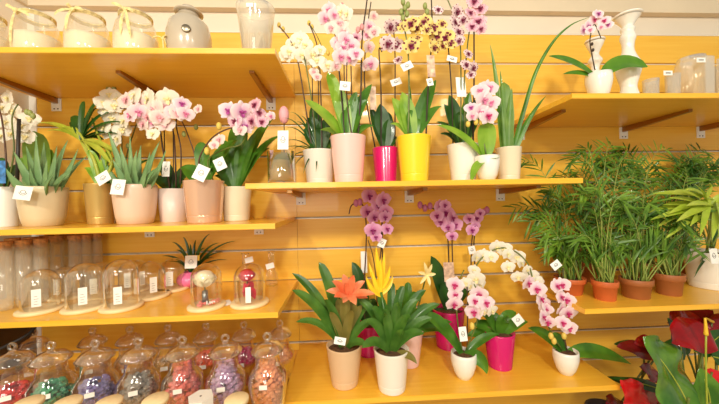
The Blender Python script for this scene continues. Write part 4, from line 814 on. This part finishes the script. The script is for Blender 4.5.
# small white pot, left
t, rim, rt, h = pot('potted_orchid', 'left small round white pot with white-and-rose blooms climbing to the white arch', 'orchid', 0, 0, zL, 352, 26, 15, 'belly', WHITE, loc=G(464, 377, zL))
leaves(t, rim, [((420, 313), .05, dict(bend=.03, N=(.3, -.8, .6))), ((487, 374), .05, dict(dY=-.05, bend=.05, out=.75, N=(-.7, -.7, .3))), ((436, 330), .035, dict(dY=.03)), ((500, 334), .03, dict(dY=.03))], GREEN, shape='lance')
spike(t, [(462, 350), (458, 325), (456, 300, .0), (458, 284, 0), (464, 270)], .0022, STEM); spike(t, [(466, 350), (476, 325), (480, 300, -.01), (474, 284, -.01)], .0022, STEM); pick(t, 467, 280, 350, .01)
flowers(t, [(455, 285, None, 9), (455, 295, None, 8), (454, 304, None, 9), (479, 294, None, 9), (475, 301, None, 8), (474, 312, None, 9), (486, 303, None, 9), (465, 283, 'white', 7)], 'blush', 10)
flowers(t, [(484, 312, None, 6), (492, 311, None, 7)], 'white'); buds(t, [(461, 332), (472, 326)], MC['yellow buds'], 3.4)
tag(t, 463, 334, 9, 16, -.04, 4)
# small white pot, right
t, rim, rt, h = pot('potted_orchid', 'right small round white pot with two columns of white-and-rose blooms and a long leaf', 'orchid', 0, 0, zL, 350, 28, 16, 'belly', WHITE, loc=G(566, 373, zL))
leaves(t, rim, [((631, 364), .055, dict(bend=.055, N=(.1, -.7, .8))), ((528, 328), .045, dict(dY=.04, bend=.02)), ((552, 334), .035, dict(dY=.03))], GREEN, shape='lance')
spike(t, [(562, 350), (550, 330), (541, 305, .0), (533, 286, -.01), (528, 272, -.02)], .0022, STEM); spike(t, [(567, 350), (562, 325), (560, 300, .0), (557, 280, 0)], .0022, DSTEM); pick(t, 563, 268, 350, .015)
flowers(t, [(528, 283, None, 9), (537, 289, None, 9), (541, 299, None, 8), (546, 305, None, 8), (543, 317, None, 8), (548, 322, None, 8), (546, 309, None, 7), (557, 286, None, 8), (562, 285, None, 8), (561, 297, None, 8), (567, 300, None, 8), (561, 309, None, 8), (568, 313, None, 9), (563, 323, None, 8), (569, 328, None, 8)], 'blush', 9.5)
buds(t, [(551, 336), (564, 336), (554, 341)], MC['yellow buds'], 3.2); tag(t, 556, 265, 11, 9, -.02, 35)
# ================================================================ RIGHT SHELF: palms
TERRA = mat('terracotta plastic', (206, 104, 52), .5, var=.05, scale=20); BROWNP = mat('brown plastic', (168, 100, 54), .5, var=.04, scale=20)
def palm(label, mt, px, py, ytop, wt, wb, tips, seed, nst=14, xr=None, grass=0):
    rnd = random.Random(seed); loc = G(px, py, zR2)
    t, rim, rt, h = pot('potted_palm', label, 'palm', 0, 0, zR2, ytop, wt, wb, 'clay', mt, 'small palms in clay pots', loc=loc)
    st = MB(); fo = MB()
    for i, (tx, ty, dY) in enumerate(tips):
        tip = W(tx, ty, rim.y+dY); a = rim+Vector((rnd.uniform(-.6, .6)*rt, rnd.uniform(-.5, .5)*rt, -.01))
        c = Vector((a.x+(tip.x-a.x)*.22, a.y+(tip.y-a.y)*.3, max(a.z, tip.z)+.05)); P = curve(a, c, tip, 19)
        st.tube(P, .0019, 5, .0008)
        Lr = (tip-a).length; n = 9
        for k in range(n):
            u = .42+.57*k/(n-1); j = min(int(u*18), 17); p = P[j].lerp(P[j+1], u*18-j); d = (P[j+1]-P[j]).normalized()
            sd = d.cross(Vector((rnd.uniform(-.4, .4), -1, rnd.uniform(.1, .9)))).normalized(); ll = (.105-.05*abs(u-.62)/.4)*rnd.uniform(.85, 1.15)
            for sg in (-1, 1):
                e = p+(sd*sg*.75+d*.75).normalized()*ll+Vector((0, rnd.uniform(-.015, .015), -.026)); fo.leaf([p, p.lerp(e, .33)+Vector((0, 0, .004)), p.lerp(e, .7)+Vector((0, 0, .003)), e], .0085, (rnd.uniform(-.4, .4), -1, rnd.uniform(.3, 1)), 'lance', .2, seg=1)
    for i in range(nst):
        a = rim+Vector((rnd.uniform(-.7, .7)*rt, rnd.uniform(-.7, .5)*rt, -.01)); e = a+Vector((rnd.uniform(-.06, .06), rnd.uniform(-.03, .03), rnd.uniform(.07, .13))); st.tube(curve(a, (a+e)/2+Vector((rnd.uniform(-.01, .01), 0, .01)), e, 6), .0028, 5, .0016)
        for q in range(3):
            e2 = e+Vector((rnd.uniform(-.07, .07), rnd.uniform(-.05, .03), rnd.uniform(.02, .10))); fo.leaf(curve(a.lerp(e, .7), e, e2, 6), .009, (rnd.uniform(-.5, .5), -1, .4), 'lance', .2, seg=1)
    for i in range(grass):
        a = rim+Vector((rnd.uniform(-.6, .6)*rt, rnd.uniform(-.6, .3)*rt, 0)); e = a+Vector((rnd.uniform(-.12, .12), rnd.uniform(-.06, .02), rnd.uniform(.06, .2))); fo.leaf(curve(a, a+Vector(((e.x-a.x)*.3, 0, (e.z-a.z)*1.1)), e, 7), .007, (rnd.uniform(-.5, .5), -1, .3), 'lance', .2, seg=1)
    part('palm_stems', st, PALMS, t); part('fronds', fo, PALM, t); return t, rim
rn = random.Random(3)
def tipset(cx, cy, sx, sy, n, dy0=-.06, dy1=.05): return [(cx+rn.uniform(-sx, sx), cy+rn.uniform(-sy, sy), rn.uniform(dy0, dy1)) for _ in range(n)]
palm('palm in the leftmost bright terracotta pot of the front row', TERRA, 570, 293, 277, 34, 26, [(520, 162, .1), (515, 208, .06), (548, 190, .03), (530, 222, .0), (538, 215, .05), (545, 232, -.03), (598, 215, .0), (590, 186, .04), (560, 200, .05)]+tipset(572, 238, 28, 14, 6), 11, 16, grass=14)
palm('palm in the second bright terracotta pot, standing farthest forward', TERRA, 605, 299, 280, 30, 24, [(585, 150, .05), (573, 158, .04), (612, 146, .06), (630, 158, .05), (640, 178, .02), (580, 195, -.05), (622, 200, -.05), (596, 190, -.06)]+tipset(603, 226, 30, 22, 7), 12, 18, grass=14)
palm('palm in the left brown clay pot, right of the bright terracotta ones', BROWNP, 636, 297, 278, 38, 30, [(612, 165, .06), (600, 158, .08), (655, 165, .05), (668, 150, .07), (636, 172, .03), (650, 205, -.05), (620, 215, -.05)]+tipset(636, 222, 32, 22, 8), 13, 20, grass=14)
palm('palm in the right brown clay pot beside the big white pot', BROWNP, 669, 294, 273, 36, 28, [(640, 170, .05), (672, 182, .05), (690, 178, .03), (655, 215, -.03), (694, 210, -.03), (680, 225, -.05)]+tipset(670, 224, 26, 22, 8), 14, 18, grass=12)
palm('palm at the back, pot hidden between the two bright terracotta pots', BROWNP, 592, 281, 262, 30, 24, [(560, 178, 0), (575, 172, .02), (600, 165, .03), (545, 200, 0), (622, 172, .03), (585, 190, 0)]+tipset(590, 212, 40, 18, 6, -.03, .03), 15, 10)
palm('palm at the back, pot hidden behind the left brown pot', BROWNP, 645, 279, 262, 30, 24, [(622, 150, .03), (608, 160, .03), (650, 178, .03), (668, 186, .02), (632, 160, 0)]+tipset(645, 208, 36, 20, 7, -.03, .03), 16, 10)
palm('palm at the back by the white pot, dark fronds at the right edge', BROWNP, 690, 278, 262, 32, 26, [(675, 176, .03), (700, 158, .03), (712, 172, .03), (692, 160, 0), (722, 165, 0), (684, 168, .0), (705, 150, .03), (716, 180, 0)]+tipset(702, 180, 24, 22, 14, -.03, .05), 17, 10)
t, rim, rt, h = pot('potted_bamboo', 'big white pot at the right edge with long yellow-green blades', 'potted plant', 0, 0, zR2, 251, 68, 54, 'plain', WHITE, loc=G(712, 287, zR2), n=48)
b = MB(); rn2 = random.Random(5)
K = W(712, 202, rim.y-.10); b2 = MB(); b2.tube([rim, (rim+K)/2, K], .004, 6)
for tx, ty in ((652, 194), (662, 205), (656, 228), (668, 214), (674, 190), (684, 190), (690, 226), (700, 236), (712, 240), (722, 228), (728, 196), (694, 184), (676, 222), (664, 240), (710, 184), (740, 210), (668, 198), (686, 206), (640, 214), (650, 220), (720, 250)):
    tip = W(tx, ty, rim.y+rn2.uniform(-.2, -.1)); a = K+Vector((rn2.uniform(-.02, .02), 0, rn2.uniform(-.03, .02))); b.leaf(curve(a, (a+tip)/2+Vector((0, -.01, .03)), tip, 8), .026, (rn2.uniform(-.3, .3), -.8, .7), 'lance', .2, seg=2)
for i in range(5): e = K+Vector((rn2.uniform(-.1, .1), rn2.uniform(-.04, .04), rn2.uniform(-.03, .05))); b2.tube(curve(rim+Vector((rn2.uniform(-.03, .03), 0, 0)), (rim+e)/2, e, 6), .003, 5)
part('canes', b2, PALMS, t); part('blades', b, leafmat('lime blade', (170, 196, 50), (200, 214, 84), .4), t)
leaves(t, rim, [((700, 262), .01, dict(dY=-.08)), ((694, 278), .008, dict(dY=-.08)), ((716, 225), .03)], DGREEN, 'small_leaves')
b = MB(); tag(t, 714, 256, 10, 18, -.11, 0)
base = G(545, 286, zR2-.001)
# dry grass tuft and dark leafy plant
base = SX(556, -.10, zR2); 
t = thing('dried_grass', 'tuft of pale dried grass behind the leftmost terracotta pot', 'grass', SX(592, -.08, zR2)); b = MB(); rn3 = random.Random(9); o0 = t.location
for i in range(34):
    a = Vector(o0)+Vector((rn3.uniform(-.02, .02), rn3.uniform(-.02, .02), .002)); e = W(rn3.uniform(536, 572), rn3.uniform(238, 286), rn3.uniform(-.16, -.06)); b.leaf(curve(a, Vector((a.x*.5+e.x*.5, a.y, max(e.z, a.z)+.10)), e, 9), .003, (0, -1, .3), 'lance', seg=1)
part('blades', b, mat('straw', (206, 176, 112), .7), t)
# ================================================================ ANTHURIUMS, lower right
RED = leafmat('anthurium red spathe', (140, 8, 18), (176, 16, 28), .15); BRED = leafmat('bright red spathe', (222, 20, 30), (236, 40, 44), .18); DRED = leafmat('dark red spathe', (110, 14, 26), (140, 20, 34), .22)
ABIG = leafmat('anthurium leaf', (56, 112, 30), (104, 152, 46), .12); YSP = mat('yellow spadix', (240, 196, 50), .5)
def anth(label, px, Y, flw, lvs, htop=.62, rp=.085):
    base = SX(px, Y, 0); root = thing('potted_anthurium', label, 'anthurium', base, 'anthuriums at the lower right')
    b = MB(); b.lathe(rim_profile(rp, rp*.72, htop, 'plain'), base, 40); part('planter', b, mat('black planter', (60, 48, 44), .4), root)
    b = MB(); b.lathe([(rp-.008, htop*.9), (.001, htop*.94)], base, 24); part('potting_bark', b, SOIL, root)
    O = base+Vector((0, 0, htop*.93))
    for (cx, cy, dY, ax, ay, L, Wd, N, m_, sx, sy) in flw:
        c = W(cx, cy, Y+dY); tip = W(ax, ay, Y+dY-.03); d = (tip-c)
        s_ = MB(); s_.tube(curve(O+Vector((random.uniform(-.03, .03), random.uniform(-.03, .03), 0)), Vector((c.x*.6+O.x*.4, (c.y+O.y)/2, c.z*.6+O.z*.4)), c, 10), .0035, 7); part('flower_stem', s_, STEM, root)
        f = MB(); f.leaf(curve(c-d*.12, c+d*.5+Vector(N)*.02, tip, 18), Wd, N, 'heart', .18, curl=.25, seg=5, ripple=.05); fo = part('spathe', f, m_, root)
        if sx: e = W(sx, sy, Y+dY-.04); q = MB(); q.tube(curve(c+Vector(N).normalized()*.004, (c+e)/2, e, 8), .006, 8, .0035); subpart('spadix', q, YSP, fo)
    for (cx, cy, dY, ax, ay, Wd, N, m_, dy2) in lvs:
        c = W(cx, cy, Y+dY); tip = W(ax, ay, Y+dY+dy2); d = tip-c
        s_ = MB(); s_.tube(curve(O, Vector((c.x, (c.y+O.y)/2, (c.z+O.z)/2)), c+d*.18, 8), .004, 7); part('leaf_stem', s_, STEM, root)
        f = MB(); P = curve(c, c+d*.5+Vector(N)*.03, tip, 20); f.leaf(P, Wd, N, 'heart', .22, curl=.2, seg=6, ripple=.05 if Wd > .1 else .02); lo = part('leaf', f, m_, root)
        q = MB(); q.tube([p+Vector(N).normalized()*(-.08*Wd) for p in P[:-1]], .0025, 5, .001); subpart('midrib', q, YG, lo)
anth('glossy anthurium with one big upright green leaf and dark red heart blooms, front right', 690, -.42,
     [(706, 330, -.02, 672, 342, 0, .13, (.1, -.7, .7), RED, 0, 0), (712, 372, .0, 722, 408, 0, .10, (-.2, -1, .3), BRED, 0, 0)],
     [(698, 412, -.10, 647, 336, .25, (.25, -.9, .55), ABIG, .02), (684, 360, .02, 668, 318, .10, (.3, -.9, .4), DGREEN, .03), (696, 352, .06, 726, 330, .08, (0, -.9, .4), DGREEN, .03), (668, 392, .04, 612, 378, .045, (0, -.6, .8), DGREEN, .0), (712, 356, .04, 735, 366, .07, (0, -.8, .6), DGREEN, 0), (712, 410, -.06, 700, 368, .10, (-.2, -.9, .5), ABIG, .02), (672, 404, -.04, 662, 384, .06, (.2, -.9, .5), GREEN, 0)])
pa = [o for o in C.objects if o.name == 'potted_anthurium'][0]; b = MB(); b.tube(curve(W(708, 420, -.5), W(705, 370, -.5), W(706, 334, -.5), 8), .0028, 7); sp_ = part('upright_flower_stem', b, YG, pa)
b = MB(); b.tube(curve(W(706, 335, -.5), W(706, 328, -.5), W(705, 318, -.5), 8), .0065, 10, .003); subpart('spadix', b, YSP, sp_)
anth('anthurium behind it with the widest crimson heart blooms at the right edge', 705, -.22,
     [(700, 322, 0, 668, 322, 0, .13, (0, -.8, .55), RED, 0, 0), (712, 322, -.03, 735, 345, 0, .17, (-.1, -.8, .5), RED, 706, 318), (690, 318, .05, 712, 310, 0, .1, (0, -.6, .8), DRED, 0, 0)],
     [(690, 345, .05, 655, 350, .07, (0, -.8, .6), DGREEN, 0)])
anth('low anthurium with dusky and bright red blooms right of the lowest centre shelf', 612, -.26,
     [(655, 352, .0, 617, 346, 0, .085, (0, -.6, .8), DRED, 0, 0), (664, 345, .03, 634, 343, 0, .09, (.1, -.6, .8), RED, 0, 0), (646, 410, -.16, 622, 380, 0, .12, (-.1, -.9, .4), BRED, 0, 0), (660, 404, -.1, 640, 384, 0, .12, (.1, -.9, .3), RED, 0, 0), (658, 376, .0, 640, 366, 0, .07, (0, -.8, .5), DRED, 0, 0), (630, 410, -.05, 606, 402, 0, .1, (0, -.5, .8), DRED, 0, 0)],
     [(648, 350, .04, 614, 344, .06, (0, -.6, .8), DGREEN, 0), (650, 392, .03, 606, 377, .05, (0, -.6, .8), DGREEN, 0)], .6, .085)
